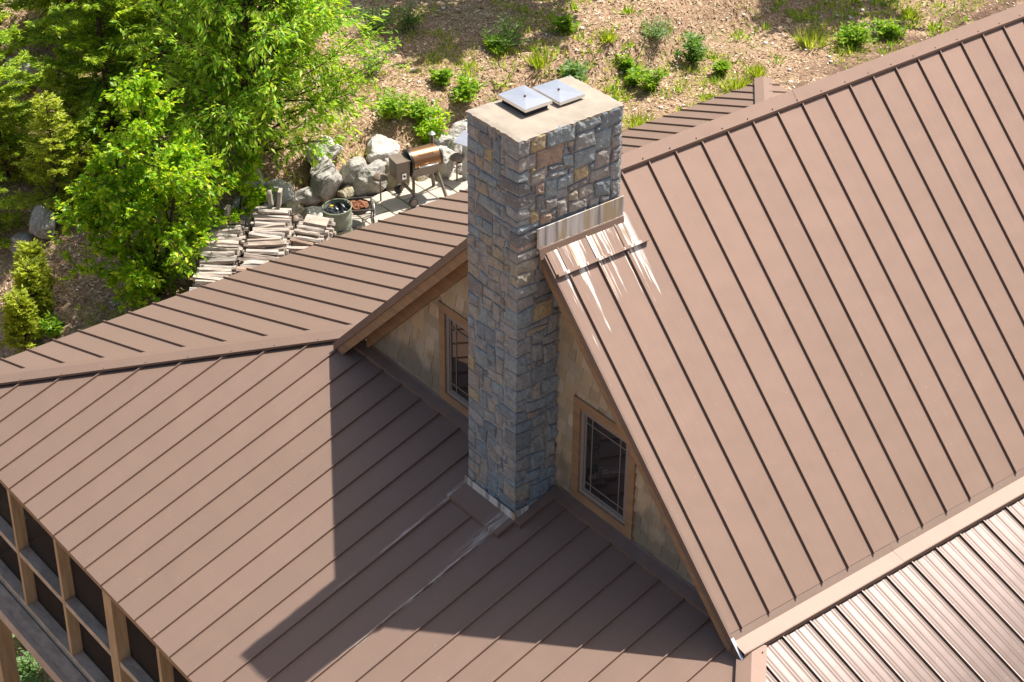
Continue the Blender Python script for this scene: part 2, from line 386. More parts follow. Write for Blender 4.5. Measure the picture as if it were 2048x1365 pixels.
# ------------------------------------------------------------------ the house
house = empty('house', HB, label='brown metal-roofed house with a tall stone chimney and a screened porch', cat='house')
XR, ZR = -.6, -1.436                    # main ridge
YR0, YR1 = .45, 13.5                    # rakes
SL = 1/3                                # porch roof pitch
EF, EL, ER, EB = -5.51, -12.65, 11.26, 18.6
def z_pf(y): return -7.03+(y-.85)*SL
def z_pl(x): return -7.03+(x+6.35)*SL
def z_pr(x): return -7.03-(x-4.9)*SL
XL = -6.10; XRT = 5.04
RIBH, RIBW = .043, .026
def panels(parent, pos, u0, u1, d0, d1, P, nrm, breaks, material, flutes=0, name='roof_panel'):
    """pos: sorted seam positions; d0,d1: start/end as functions of u; P(u,d)->point"""
    nrm = np.array(nrm, float); nrm /= np.linalg.norm(nrm)
    edges = [u0]+[p for p in pos if u0+.02 < p < u1-.02]+[u1]
    for k in range(len(edges)-1):
        a, b = edges[k], edges[k+1]
        us = sorted(set([a, b]+[q for q in breaks if a < q < b]+([a+(b-a)*i/(flutes*6) for i in range(1, flutes*6)] if flutes else [a+(b-a)*.5])))
        vs = []; fs = []
        for u in us:
            t = (u-a)/(b-a); h = 0.0
            if flutes and .07 < t < .93: h = .015*max(0, math.sin((t-.07)/.86*math.pi*flutes))**2
            s, e = d0(u), d1(u)
            if e < s+.001: e = s+.001
            vs.append(np.array(P(u, s))+nrm*h); vs.append(np.array(P(u, e))+nrm*h)
        for i in range(len(us)-1): fs.append((2*i, 2*i+1, 2*i+3, 2*i+2))
        # turned-down end
        nb = len(vs)
        for i in range(len(us)): vs.append(vs[2*i+1]-np.array((0, 0, .035)))
        for i in range(len(us)-1): fs.append((2*i+1, nb+i, nb+i+1, 2*i+3))
        # standing seam along the low-u edge
        if k > 0:
            s, e = d0(a), d1(a)
            if e > s+.05:
                w2 = RIBW/2; q = []
                for dd in (s+.01, e+.012):
                    for uu, hh in ((a-w2, -.01), (a+w2, -.01), (a+w2*.8, RIBH), (a-w2*.8, RIBH)): q.append(np.array(P(uu, dd))+nrm*hh)
                b0 = len(vs); vs += q
                fs += [tuple(b0+i for i in f) for f in ((3, 2, 1, 0), (4, 5, 6, 7), (0, 1, 5, 4), (1, 2, 6, 5), (2, 3, 7, 6), (3, 0, 4, 7))]
        mt = material(a, b) if callable(material) else material
        o = hobj(name, vs, fs, mt, parent, smooth=False)
        if flutes:
            pl = o.data.polygons; n0 = len(us)-1
            for i in range(n0): pl[i].use_smooth = True

def slab_poly(pts, th):                 # pts: top outline, dropped by th
    n = len(pts); vs = [tuple(p) for p in pts]+[(p[0], p[1], p[2]-th) for p in pts]
    return vs, [tuple(range(n)), tuple(range(2*n-1, n-1, -1))]+[(i, n+i, n+(i+1) % n, (i+1) % n) for i in range(n)]
# --- main roof
mb = MB(); zz = ZR-.02
for a, b in (((XR, zz), (4.84, zz-5.44)), ((-6.02, zz-5.42), (XR, zz))):
    vs, fs = slab_poly([(a[0], YR0+.04, a[1]), (b[0], YR0+.04, b[1]), (b[0], YR1-.04, b[1]), (a[0], YR1-.04, a[1])], .10); mb.add(vs, fs)
main_roof = hobj('main_roof', mb.v, mb.f, M['fascia'], house)
seamsY = [.72+.6005*k for k in range(22)]
panels(main_roof, seamsY, YR0, YR1, lambda u: 0, lambda u: 4.77-XR, lambda u, d: (XR+d, u, ZR-d), (1, 0, 1), [],
       lambda a, b: M['roof_stain'] if a < 2.3 else M['roof'])
panels(main_roof, seamsY, YR0, YR1, lambda u: 0, lambda u: XR-XL+.02, lambda u, d: (XR-d, u, ZR-d), (-1, 0, 1), [], M['roof'])
def cap_strip(name, a, b, side1, side2, w1, w2, lift, lip, parent, n=1, mat=None):
    """folded cap along a->b; side vectors run down each slope (unit)"""
    a = np.array(a, float); b = np.array(b, float); s1 = np.array(side1, float); s2 = np.array(side2, float)
    vs = []; L = np.array((0, 0, 1.))
    for p in (a, b):
        t = p+L*lift
        vs += [t+s1*w1-L*lip, t+s1*w1, t, t+s2*w2, t+s2*w2-L*lip]
    fs = [(i, i+1, i+6, i+5) for i in range(4)]
    return hobj(name, vs, fs, mat or M['roof'], parent)
r2_ = 1/math.sqrt(2)
rc = cap_strip('ridge_cap', (XR, YR0-.02, ZR), (XR, 6.6, ZR), (r2_, 0, -r2_), (-r2_, 0, -r2_), .235, .235, .115, .05, main_roof)
rc2 = cap_strip('ridge_cap', (XR, 6.6, ZR), (XR, YR1+.02, ZR), (r2_, 0, -r2_), (-r2_, 0, -r2_), .240, .240, .121, .05, main_roof)
def screws(pts, parent, r=.013):
    m_ = MB()
    for p in pts:
        p = np.array(p); vs = []; n = 6
        m_.lathe([(r, 0), (r*.9, r*.8), (0.001, r*1.1)], 6, p)
    o = hobj('screw_heads', m_.v, m_.f, M['screw'], parent); o['kind'] = 'stuff'
screws([(XR+.14, y, ZR-.14+.12) for y in np.arange(3.0, 13.4, .6)], rc2)
# chimney-side apron on the main roof
ap = MB(); nn = np.array((r2_, 0, r2_))
def steep(x, y, h=0): return np.array((x, y, ZR-(x-XR)))+nn*h
for (x0, x1, y0, y1, h) in ((-.02, .36, YR0+.03, 2.33, .03),):
    q = [steep(x0, y0, h), steep(x1, y0, h), steep(x1, y1, h), steep(x0, y1, h)]
    ap.add([p for p in q]+[p-nn*.02 for p in q], [(0, 1, 2, 3), (0, 4, 5, 1), (1, 5, 6, 2), (2, 6, 7, 3), (3, 7, 4, 0)])
    q = [steep(x1, y0, h), steep(x1+.035, y0, h), steep(x1+.035, y1+.06, h), steep(x1, y1+.06, h)]
    ap.add([p+nn*.055 for p in q]+[p-nn*.03 for p in q], [(0, 1, 2, 3), (0, 4, 5, 1), (1, 5, 6, 2), (2, 6, 7, 3), (3, 7, 4, 0)])
hobj('apron_flashing', ap.v, ap.f, M['roof_stain'], main_roof)

# --- porch roof
mb = MB(); dz = -.03
hipL = lambda y: y-7.2
def add_deck(pts): vs, fs = slab_poly([(p[0], p[1], p[2]+dz) for p in pts], .10); mb.add(vs, fs)
add_deck([(EL+.1, -5.41, z_pf(-5.41)), (ER-.1, -5.41, z_pf(-5.41)), (4.9, .85, z_pf(.85)), (-6.35, .85, z_pf(.85))])
add_deck([(EL+.05, -5.4, z_pl(EL+.05)), (XL, 1.1, z_pl(XL)), (XL, 12.05, z_pl(XL)), (EL+.05, 18.5, z_pl(EL+.05))])
add_deck([(XRT-.1, .75, z_pr(XRT-.1)), (ER-.05, -5.4, z_pr(ER-.05)), (ER-.05, 18.5, z_pr(ER-.05)), (XRT-.1, 12.4, z_pr(XRT-.1))])
add_deck([(XL, 12.25, z_pl(XL)), (4.65, 12.25, z_pl(XL)), (ER-.2, 18.5, z_pl(XL)-6.25*SL), (EL+.2, 18.5, z_pl(XL)-6.25*SL)])
porch_roof = hobj('porch_roof', mb.v, mb.f, M['fascia'], house)
sx_ = [-.10+.5995*k for k in range(-21, 20)]
def pf_top(x):
    if x < -6.3: return x+7.2-.02
    if x > 4.87: return 5.75-x-.02
    return .87
panels(porch_roof, sx_, EL+.02, ER-.02, lambda u: .9-pf_top(u), lambda u: .9-EF, lambda u, d: (u, .9-d, z_pf(.9-d)), (0, -SL, 1), [-6.3, 4.87],
       lambda a, b: M['roof_stain_porch'] if (b > -1.6 and a < .5) else M['roof_x'])
sy_ = [-3.63+.6015*k for k in range(-4, 38)]
def pl_top(y):
    if y < 1.08: return y-7.2-.02
    if y > 12.05: return EL+(EB-y)
    return XL
panels(porch_roof, sy_, -5.43, EB-.05, lambda u: XL-pl_top(u), lambda u: XL-EL, lambda u, d: (XL-d, u, z_pl(XL-d)), (-SL, 0, 1), [1.08, 12.05], M['roof'])
def pr_top(y): return 5.75-y+.02 if y < .69 else (5.06 if y < 12.66 else y-7.6)
panels(porch_roof, [.72+.6005*k for k in range(-11, 30)], -5.45, 18.5, lambda u: pr_top(u)-5.0, lambda u: ER-5.0, lambda u, d: (5.0+d, u, z_pr(5.0+d)), (SL, 0, 1), [.69, 12.66], M['roof_gloss'], flutes=5)
# back slope behind the far hip
panels(porch_roof, [EL+.6*k for k in range(1, 40)], EL+.05, ER-.05, lambda u: (XL-u if u < XL else (u-4.65 if u > 4.65 else 0)), lambda u: EB-12.25, lambda u, d: (u, 12.25+d, z_pl(XL)-d*SL), (0, SL, 1), [XL, 4.65], M['roof_x'])
hv = np.array((-1, -1, -SL)); hs1 = np.array((1, -1, -SL*0)); 
def nrmz(v): v = np.array(v, float); return v/np.linalg.norm(v)
# sides of the hip caps lie in the two slopes, square to the hip
def hip_cap(name, a, b, n1, n2, w, lift):
    d = nrmz(np.array(b)-np.array(a)); s1 = nrmz(np.cross(n1, d)); s2 = nrmz(np.cross(n2, d))
    if s1[2] > 0: s1 = -s1
    if s2[2] > 0: s2 = -s2
    return cap_strip(name, a, b, s1, s2, w, w, lift, .05, porch_roof)
nF = np.array((0, -SL, 1)); nL = np.array((-SL, 0, 1)); nR_ = np.array((SL, 0, 1)); nB = np.array((0, SL, 1))
def hp(x): return (x, x+7.2, z_pl(x))
hcl = hip_cap('hip_cap', hp(-6.22), hp(EL-.03), nF, nL, .24, .10)
hcr = hip_cap('hip_cap', (5.0, .75, z_pr(5.0)), (ER+.03, 5.75-ER-.03, z_pr(ER+.03)), nF, nR_, .24, .10)
hcb = hip_cap('hip_cap', (XL+.3, 12.25-.5, z_pl(XL+.3)), (EL-.05, 18.65, z_pl(EL-.05)), nB, nL, .24, .10)
hip_cap('hip_cap', (4.9, 12.5, z_pr(4.9)), (ER+.03, ER+7.63, z_pr(ER+.03)), nB, nR_, .24, .10)
screws([np.array(hp(x))+np.array((.15, -.13, .055)) for x in np.arange(-12.3, -6.4, .62)], hcl)
screws([np.array((x, 5.75-x, z_pr(x)))+o_ for x in np.arange(5.1, 8, .4) for o_ in (np.array((.12, .12, .07)),)], hcr)
# transition flashing under the main right eave
tf = MB()
prof = [(4.70, -6.750), (4.86, -6.905), (5.11, -6.965), (5.125, -6.975), (5.125, -7.055)]
for y0, y1, dzz in ((.47, 4.12, 0), (4.12, 13.4, .004)):
    vs = [(x, y, z+dzz) for y in (y0, y1) for x, z in prof]; tf.add(vs, [(i, i+1, i+6, i+5) for i in range(4)])
tfo = hobj('transition_flashing', tf.v, tf.f, M['roof_mid'], porch_roof)
# eave trim
et = MB()
et.box(EL+.03, ER, EF+.05, EF+.11, z_pf(EF)-.20, z_pf(EF)-.035)
et.box(EL+.04, EL+.10, EF+.12, EB-.05, z_pl(EL)-.20, z_pl(EL)-.035)
hobj('eave_fascia', et.v, et.f, M['fascia'], porch_roof)
# wall flashing on the porch roof
wf = MB()
for x0, x1 in ((-5.95, -1.42), (.12, 4.5)):
    wf.add([(x0, .90, z_pf(.90)+.12), (x1, .90, z_pf(.90)+.12), (x1, .86, z_pf(.86)+.10), (x0, .86, z_pf(.86)+.10), (x1, .70, z_pf(.70)+.078), (x0, .70, z_pf(.70)+.078), (x1, .70, z_pf(.70)), (x0, .70, z_pf(.70))],
           [(0, 3, 2, 1), (3, 5, 4, 2), (5, 7, 6, 4)])
hobj('wall_flashing', wf.v, wf.f, M['trim_metal'], porch_roof)

# --- rakes
def rake(sgn):
    root = None
    xe = 4.86 if sgn > 0 else -6.18
    def zr(x): return ZR-abs(x-XR)
    def band(y0, y1, t0, t1, x0=XR, x1=xe):     # slanted band between vertical drops t0, t1
        lo = [(x0, y0, zr(x0)-t1), (x1, y0, zr(x1)-t1), (x1, y1, zr(x1)-t1), (x0, y1, zr(x0)-t1)]
        hi = [(x0, y0, zr(x0)-t0), (x1, y0, zr(x1)-t0), (x1, y1, zr(x1)-t0), (x0, y1, zr(x0)-t0)]
        b = MB(); b.hexa(lo, hi); return b
    b = band(YR0+.02, YR0+.06, .14, .40); root = hobj('rake_board', b.v, b.f, M['fascia'], house)
    b = band(YR0-.01, YR0+.03, -.012, .17); hobj('metal_edge', b.v, b.f, M['trim_metal'], root)
    b = band(YR0+.06, .93, .26, .30); hobj('soffit', b.v, b.f, M['fascia'], root)
    b = band(.82, .875, .30, .56, XR, 4.35 if sgn > 0 else -5.6); hobj('frieze_board', b.v, b.f, M['fascia'], root)
    return root
rkR = rake(1); rkL = rake(-1)
# bent end plates
b = MB(); b.add([(4.83, .44, -6.85), (4.875, .44, -6.90), (5.36, .40, -7.33), (5.33, .40, -7.24), (4.83, .50, -6.84), (4.875, .50, -6.89), (5.36, .46, -7.32), (5.33, .46, -7.23)],
                [(0, 1, 2, 3), (4, 7, 6, 5), (0, 4, 5, 1), (1, 5, 6, 2), (2, 6, 7, 3), (3, 7, 4, 0)])
hobj('end_plate', b.v, b.f, M['steel'], rkR)
b = MB(); b.hexa([(4.80, .46, -7.20), (5.28, .42, -7.36), (5.28, .60, -7.36), (4.80, .9, -7.20)], [(4.80, .46, -6.95), (5.0, .46, -7.02), (5.0, .9, -7.02), (4.80, .9, -6.95)])
hobj('end_return', b.v, b.f, M['trim_metal'], rkR)

# --- gable wall with shingles
WY = .91
mb = MB()
mb.add([(-6.1, WY+.05, -7.3), (4.9, WY+.05, -7.3), (XR, WY+.05, ZR-.3), (-6.1, WY+.25, -7.3), (4.9, WY+.25, -7.3), (XR, WY+.25, ZR-.3)], [(0, 1, 2), (5, 4, 3), (0, 3, 4, 1), (1, 4, 5, 2), (2, 5, 3, 0)])
wall = hobj('gable_wall', mb.v, mb.f, M['house_wall'], house)
b = MB(); b.add([(-6.0, 12.3, -7.2), (4.8, 12.3, -7.2), (XR, 12.3, ZR-.25), (-6.0, 12.5, -7.2), (4.8, 12.5, -7.2), (XR, 12.5, ZR-.25)], [(0, 1, 2), (5, 4, 3), (0, 3, 4, 1), (1, 4, 5, 2), (2, 5, 3, 0)]); hobj('rear_gable_wall', b.v, b.f, M['house_wall'], house)
WINS = [(.45, 2.01), (-3.30, -1.74)]; WZ0, WZ1 = -6.87, -4.80
course = .262; zc = -7.05; row = 0
extra = MB()
while zc < -2.2:
    z1 = zc+course
    half = (ZR-z1)+.1
    x = XR-half-rnd(0, .2)
    while x < XR+half:
        wd = rnd(.16, .40); x1 = x+wd
        rects = [(x, x1, zc, z1)]
        if x > -1.34 and x1 < .02: rects = []
        for x0, xx in WINS:
            ns = []
            for (a, c, zl, zh) in rects:
                if c <= x0+.05 or a >= xx-.05 or zl >= WZ1-.02 or zh <= WZ0+.02: ns.append((a, c, zl, zh)); continue
                if a < x0+.05: ns.append((a, x0+.05, zl, zh))
                if c > xx-.05: ns.append((xx-.05, c, zl, zh))
                ia, ic = max(a, x0+.05), min(c, xx-.05)
                if zh > WZ1+.02: ns.append((ia, ic, WZ1-.01, zh))
                if zl < WZ0-.02: ns.append((ia, ic, zl, WZ0+.01))
            rects = ns
        for a, c, zl, zh in rects:
            lim = XR+(ZR-zh)-.30; a = max(a, XR-(ZR-zh)+.30); c = min(c, lim)
            if c-a < .04: continue
            j = rnd(-.010, .010) if zl == zc else 0; g = .003; t = rnd(.045, .062); dz_ = 0.002*(row % 3); ov = .03 if zh == z1 else 0
            p = MB().hexa([(a+g, WY-t+.02, zl+j), (c-g, WY-t+.02, zl+j*.6), (c-g, WY+.05, zl+j*.6), (a+g, WY+.05, zl+j)],
                          [(a+g, WY+.012-dz_, zh+ov), (c-g, WY+.012-dz_, zh+ov), (c-g, WY+.05, zh+ov), (a+g, WY+.05, zh+ov)])
            hobj('shingle', p.v, p.f, M['shingle'], wall)
        x = x1
    zc = z1; row += 1

# --- windows
def window(x0, x1):
    tw = .17; z0, z1 = WZ0, WZ1
    b = MB()
    b.box(x0, x0+tw, WY-.055, WY+.06, z0, z1); b.box(x1-tw, x1, WY-.055, WY+.06, z0, z1)
    b.box(x0+tw, x1-tw, WY-.055, WY+.06, z0, z0+tw); b.box(x0+tw, x1-tw, WY-.055, WY+.06, z1-tw, z1)
    wdw = hobj('window', b.v, b.f, M['fascia'], house)
    a0, a1, c0, c1 = x0+tw, x1-tw, z0+tw, z1-tw; f = .085
    b = MB(); ya, yb = WY-.02, WY+.05
    b.box(a0, a0+f, ya, yb, c0, c1); b.box(a1-f, a1, ya, yb, c0, c1); b.box(a0+f, a1-f, ya, yb, c0, c0+f); b.box(a0+f, a1-f, ya, yb, c1-f, c1)
    f2 = f+.03
    b.box(a0+f, a0+f2, ya+.022, yb, c0+f, c1-f); b.box(a1-f2, a1-f, ya+.022, yb, c0+f, c1-f); b.box(a0+f2, a1-f2, ya+.022, yb, c0+f, c0+f2); b.box(a0+f2, a1-f2, ya+.022, yb, c1-f2, c1-f)
    hobj('sash', b.v, b.f, M['sash'], wdw)
    b = MB().box(a0+f, a1-f, WY+.02, WY+.03, c0+f, c1-f); hobj('pane', b.v, b.f, M['glass'], wdw)
    q = .022; ins = .13
    for (xa, xb, za, zb) in ((a0+f2+ins, a0+f2+ins+q, c0+f2, c1-f2), (a1-f2-ins-q, a1-f2-ins, c0+f2, c1-f2), (a0+f2, a1-f2, c0+f2+ins, c0+f2+ins+q), (a0+f2, a1-f2, c1-f2-ins-q, c1-f2-ins)):
        hor = xb-xa > zb-za
        b = MB().box(xa, xb, WY+(.008 if hor else .010), WY+.018, za, zb); hobj('muntin', b.v, b.f, M['muntin'], wdw)
for a, c in WINS: window(a, c)

# --- chimney
CX0, CX1, CY0, CY1, CZ0 = -1.32, 0.0, 0.0, 2.10, -7.36
mb = MB().box(CX0+.02, CX1-.026, CY0+.016, CY1-.02, CZ0-.1, -.05)
chimney = hobj('chimney', mb.v, mb.f, M['mortar'], house)
CELL = .11
def jit(face, i, j, n):
    rr = random.Random(hash((face, i, j)) & 0xffffff)
    ja = 0 if i in (0, n) else rr.uniform(-.036, .036)
    return ja, rr.uniform(-.036, .036)
def fpt(face, a, b, dep):        # a across, b height below top, dep outwards
    if face == 'F': return (CX0+a, CY0-dep, b)
    if face == 'R': return (CX1+dep, CY0+a, b)
    if face == 'L': return (CX0-dep, CY1-a, b)
    return (CX1-a, CY1+dep, b)
def stone_grid(face, i0, i1, j0, j1, ncol, proud, seed, corner=None):
    """cells i0..i1, rows j0..j1 from the top; corner: 'lo'/'hi' side that turns the corner"""
    cs = []
    for i, j in ((i0, j0), (i1, j0), (i1, j1), (i0, j1)):
        ja, jb = jit(face, i, j, ncol); cs.append((i*CELL+ja, -j*CELL+(jb if j else -.01)))
    g = .008
    w_ = (i1-i0)*CELL; h_ = (j1-j0)*CELL
    def steps(L): k = max(2, int(L/.05)); return [0, .014/L]+[q/k for q in range(1, k)]+[1-.014/L, 1]
    US, VS = steps(w_), steps(h_); nx, ny = len(US)-1, len(VS)-1
    vs = []; fs = []
    for q in range(ny+1):
        for p in range(nx+1):
            u = US[p]; v = VS[q]
            a = (cs[0][0]*(1-u)+cs[1][0]*u)*(1-v)+(cs[3][0]*(1-u)+cs[2][0]*u)*v
            b = (cs[0][1]*(1-u)+cs[1][1]*u)*(1-v)+(cs[3][1]*(1-u)+cs[2][1]*u)*v
            lo = 0 if corner == 'lo' else 1; hi = 0 if corner == 'hi' else 1
            a += g*((1-u)*2-1)*(lo if u < .5 else hi); b -= g*((1-v)*2-1)
            wob = noise.noise(Vector((a*9+seed, b*9, seed*1.7)))*.008
            a += wob if 0 < u < 1 or (u == 0 and lo) or (u == 1 and hi) else 0
            b += noise.noise(Vector((a*9, b*9+seed, 5.1)))*.012
            du = min(u*w_ if lo else 9, (1-u)*w_ if hi else 9, v*h_, (1-v)*h_)
            ed = 1-math.exp(-du/.011)
            n1 = noise.noise(Vector((a*7+seed*3, b*7, seed)))*.5+noise.noise(Vector((a*19, b*19+seed, seed)))*.38+noise.noise(Vector((a*41, b*41+seed, seed)))*.22
            dep = -.03+ed*(.03+proud+n1*(.028 if face == 'R' else .016))
            if corner == 'lo' and u == 0: a -= dep if face != 'F' else 0
            if corner == 'hi' and u == 1: a += dep
            if corner == 'lo' and u == 0: pass
            vs.append(fpt(face, a, b, dep))
    for q in range(ny):
        for p in range(nx):
            k = q*(nx+1)+p; fs.append((k, k+nx+1, k+nx+2, k+1))
    return vs, fs
def pack(ncol, nrow, occ, rr, ws=(2, 3, 3, 4, 2), hs=(1, 2, 2, 3, 2)):
    out = []
    for j in range(nrow):
        for i in range(ncol):
            if occ[j][i]: continue
            best = None
            for _ in range(5):
                w_ = rr.choice(ws); h_ = rr.choice(hs)
                if i+w_ > ncol: w_ = ncol-i
                if j+h_ > nrow: h_ = nrow-j
                if ncol-(i+w_) == 1: w_ = min(w_+1, ncol-i)
                if all(not occ[jj][ii] for jj in range(j, j+h_) for ii in range(i, i+w_)):
                    if best is None or w_*h_ > best[0]*best[1]: best = (w_, h_)
                    if w_*h_ >= 4: break
            if best is None: best = (1, 1)
            for jj in range(j, j+best[1]):
                for ii in range(i, i+best[0]): occ[jj][ii] = 1
            out.append((i, i+best[0], j, j+best[1]))
    return out
NF, NS, NR = 12, 19, 66
occF = [[0]*NF for _ in range(NR)]; occR = [[0]*NS for _ in range(NR)]
rr = random.Random(5); seed = 0
# side face only shows above the roof, or in front of the wall
for j in range(NR):
    for i in range(NS):
        yy = (i+.5)*CELL; zz_ = -(j+.5)*CELL
        if yy > WY+.05 and zz_ < -2.05-.1: occR[j][i] = 1
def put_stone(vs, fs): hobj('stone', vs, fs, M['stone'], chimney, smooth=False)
j = 0; k = 0
while j < NR:
    h_ = rr.choice((2, 2, 3, 1)); h_ = min(h_, NR-j); la, lb = ((3, 2), (2, 4), (4, 2), (3, 3), (2, 3))[rr.randrange(5)]
    for jj in range(j, j+h_):
        for ii in range(NF-la, NF): occF[jj][ii] = 1
        for ii in range(0, lb): occR[jj][ii] = 1
    seed += 1; pr = rr.uniform(.008, .018)
    v1, f1 = stone_grid('F', NF-la, NF, j, j+h_, NF, pr, seed, 'hi')
    v2, f2 = stone_grid('R', 0, lb, j, j+h_, NS, pr, seed+.5, 'lo')
    put_stone(v1+v2, f1+[tuple(i+len(v1) for i in f) for f in f2]); j += h_
for face, n, occ in (('F', NF, occF), ('R', NS, occR)):
    for (i0, i1, j0, j1) in (pack(n, NR, occ, rr, (3, 4, 4, 5, 2), (2, 2, 3, 3, 1)) if face == 'R' else pack(n, NR, occ, rr)):
        seed += 1; put_stone(*stone_grid(face, i0, i1, j0, j1, n, (rr.uniform(.006, .030) if face == 'R' else rr.uniform(.006, .028)), seed))
# the two faces turned away from the photograph
bk = MB()
for face, n, rows in (('L', NS, NR), ('B', NF, 16)):
    occ = [[0]*n for _ in range(rows)]
    for (i0, i1, j0, j1) in pack(n, rows, occ, rr):
        seed += 1; bk.add(*stone_grid(face, i0, i1, j0, j1, n, rr.uniform(.01, .04), seed))
bko = hobj('stone_cladding', bk.v, bk.f, M['stone'], chimney, False); bko['kind'] = 'stuff'
# cement wash on top
vs = []; fs = []; nx, ny = 22, 34
for q in range(ny+1):
    for p in range(nx+1):
        u, v = p/nx, q/ny; x = CX0+(CX1-CX0)*u; y = CY0+(CY1-CY0)*v; e = min(u*1.32, (1-u)*1.32, v*2.11, (1-v)*2.11)
        z = .005-.03*math.exp(-e/.05)+noise.noise(Vector((x*4, y*4, 0)))*.012
        if e < 1e-6:
            o_ = .012+noise.noise(Vector((x*11, y*11, 2)))*.03
            x += o_*(1 if u == 1 else -1 if u == 0 else 0); y += o_*(1 if v == 1 else -1 if v == 0 else 0); z = -.025+noise.noise(Vector((x*13, y*13, 7)))*.02
        vs.append((x, y, z))
for q in range(ny):
    for p in range(nx):
        k = q*(nx+1)+p; fs.append((k, k+1, k+nx+2, k+nx+1))
rim = [p for p in range(nx+1)]+[q*(nx+1)+nx for q in range(1, ny+1)]+[ny*(nx+1)+p for p in range(nx-1, -1, -1)]+[q*(nx+1) for q in range(ny-1, 0, -1)]
b0 = len(vs); vs += [(vs[i][0], vs[i][1], vs[i][2]-.05) for i in rim]
fs += [(rim[(i+1) % len(rim)], rim[i], b0+i, b0+(i+1) % len(rim)) for i in range(len(rim))]
hobj('cement_cap', vs, fs, M['slab'], chimney, False)
def flue_cap(x0, x1, y0, y1, zt, lip, sink):
    b = MB(); zl = zt-lip; c = ((x0+x1)/2, (y0+y1)/2, zt+.015); e = .012
    b.add([(x0, y0, zt), (x1, y0, zt), (x1, y1, zt), (x0, y1, zt), c, (x0-e*.2, y0-e*.2, zl), (x1+e*.2, y0-e*.2, zl), (x1+e*.2, y1+e*.2, zl), (x0-e*.2, y1+e*.2, zl)],
          [(0, 1, 4), (1, 2, 4), (2, 3, 4), (3, 0, 4), (0, 5, 6, 1), (1, 6, 7, 2), (2, 7, 8, 3), (3, 8, 5, 0), (5, 8, 7, 6)])
    o = hobj('flue_cap', b.v, b.f, M['steel'], chimney)
    b = MB().box(x0+.05, x1-.05, y0+.05, y1-.05, -.01, zl+.002); hobj('flue_mesh', b.v, b.f, M['dark_inside'], chimney)
    b = MB().lathe([(.02, 0), (.02, .025), (.001, .03)], 8, (c[0], c[1], c[2]-.006)); hobj('cap_bolt', b.v, b.f, M['screw'], chimney)
flue_cap(-1.215, -.52, .535, 1.07, .150, .052, 0)
flue_cap(-1.15, -.465, 1.185, 1.69, .100, .050, 0)
# flashings at the chimney foot and on the roof side
b = MB().box(CX0-.03, CX1+.052, CY0-.052, CY0-.04, z_pf(0)-.02, z_pf(0)+.21); b.box(CX1+.04, CX1+.052, CY0-.04, .26, z_pf(0)-.02, z_pf(0)+.26)
hobj('foot_flashing', b.v, b.f, M['flash_lime'], chimney)
def side_fl(y0, y1, zb, zt, x0, x1):
    b = MB().box(x0, x1, y0, y1, zb, zt); return b
b = MB().box(CX1+.055, CX1+.070, .33, CY1+.03, -1.99, -1.64); hobj('side_flashing', b.v, b.f, M['flash_lime'], chimney)
b = MB().hexa([(CX1+.072, .36, -2.12), (CX1+.13, .36, -2.18), (CX1+.13, CY1+.03, -2.18), (CX1+.072, CY1+.03, -2.12)], [(CX1+.072, .36, -1.995), (CX1+.085, .36, -2.01), (CX1+.085, CY1+.03, -2.01), (CX1+.072, CY1+.03, -1.995)])
hobj('step_flashing', b.v, b.f, M['trim_metal'], chimney)
b = MB(); q = [(CX1+.04, .2), (CX1+.04, .9)]
b.hexa([(.03, -.05, z_pf(-.05)), (.20, -.05, z_pf(-.05)), (.20, .88, z_pf(.88)), (.03, .88, z_pf(.88))], [(.03, -.05, z_pf(-.05)+.10), (.20, -.05, z_pf(-.05)+.075), (.20, .88, z_pf(.88)+.075), (.03, .88, z_pf(.88)+.10)])
hobj('side_apron', b.v, b.f, M['trim_metal'], chimney)
b = MB()
b.hexa([(-1.42, -.42, z_pf(-.42)+.004), (.05, -.42, z_pf(-.42)+.004), (.05, -.03, z_pf(-.03)+.004), (-1.42, -.03, z_pf(-.03)+.004)], [(-1.42, -.42, z_pf(-.42)+.082), (.05, -.42, z_pf(-.42)+.082), (.05, -.03, z_pf(-.03)+.082), (-1.42, -.03, z_pf(-.03)+.082)])
hobj('front_apron', b.v, b.f, M['roof_stain_porch'], chimney)

# --- body of the house
mb = MB().box(-6.0, 4.6, 1.2, 12.2, -22, -7.12)
hobj('lower_wall', mb.v, mb.f, M['house_wall'], house)

# --- screened porch
SY = -5.2
mb = MB().box(-12.0, 10.6, -5.2, 1.15, -13.35, -13.12)
porch = hobj('porch_floor', mb.v, mb.f, M['weather_wood'], house)
b = MB().box(-12.05, 10.7, -5.60, -5.50, -13.05-.27, -13.05+.02); hobj('rim_board', b.v, b.f, M['beam_trim'], porch)
b = MB().box(-12.05, 10.7, -5.50, -5.2, -13.2, -13.05); hobj('ledge_board', b.v, b.f, M['weather_wood'], porch)
px_ = [-11.42, -9.47, -7.53, -3.65, -1.7, .25, 2.2]
for x in px_:
    b = MB().box(x+.01, x+.115, SY, SY+.23, -12.78, -9.1); hobj('post', b.v, b.f, M['post_wood'], porch)
for x in (-5.56, 4.1):
    b = MB().box(x, x+.32, SY-.02, SY+.30, -13.05, -9.1); hobj('corner_post', b.v, b.f, M['post_wood'], porch)
allx = sorted(px_+[-5.56, 4.1]); W_ = {x: (.32 if x in (-5.56, 4.1) else .13) for x in allx}
for a, c in zip(allx[:-1], allx[1:]):
    b = MB().box(a+W_[a], c, SY+.004, SY+.246, -11.50, -11.36); hobj('mid_rail', b.v, b.f, M['weather_wood'], porch)
    b = MB().box(a+W_[a], c, SY+.23, SY+.238, -12.86, -9.1); hobj('screen_panel', b.v, b.f, M['screen'], porch)
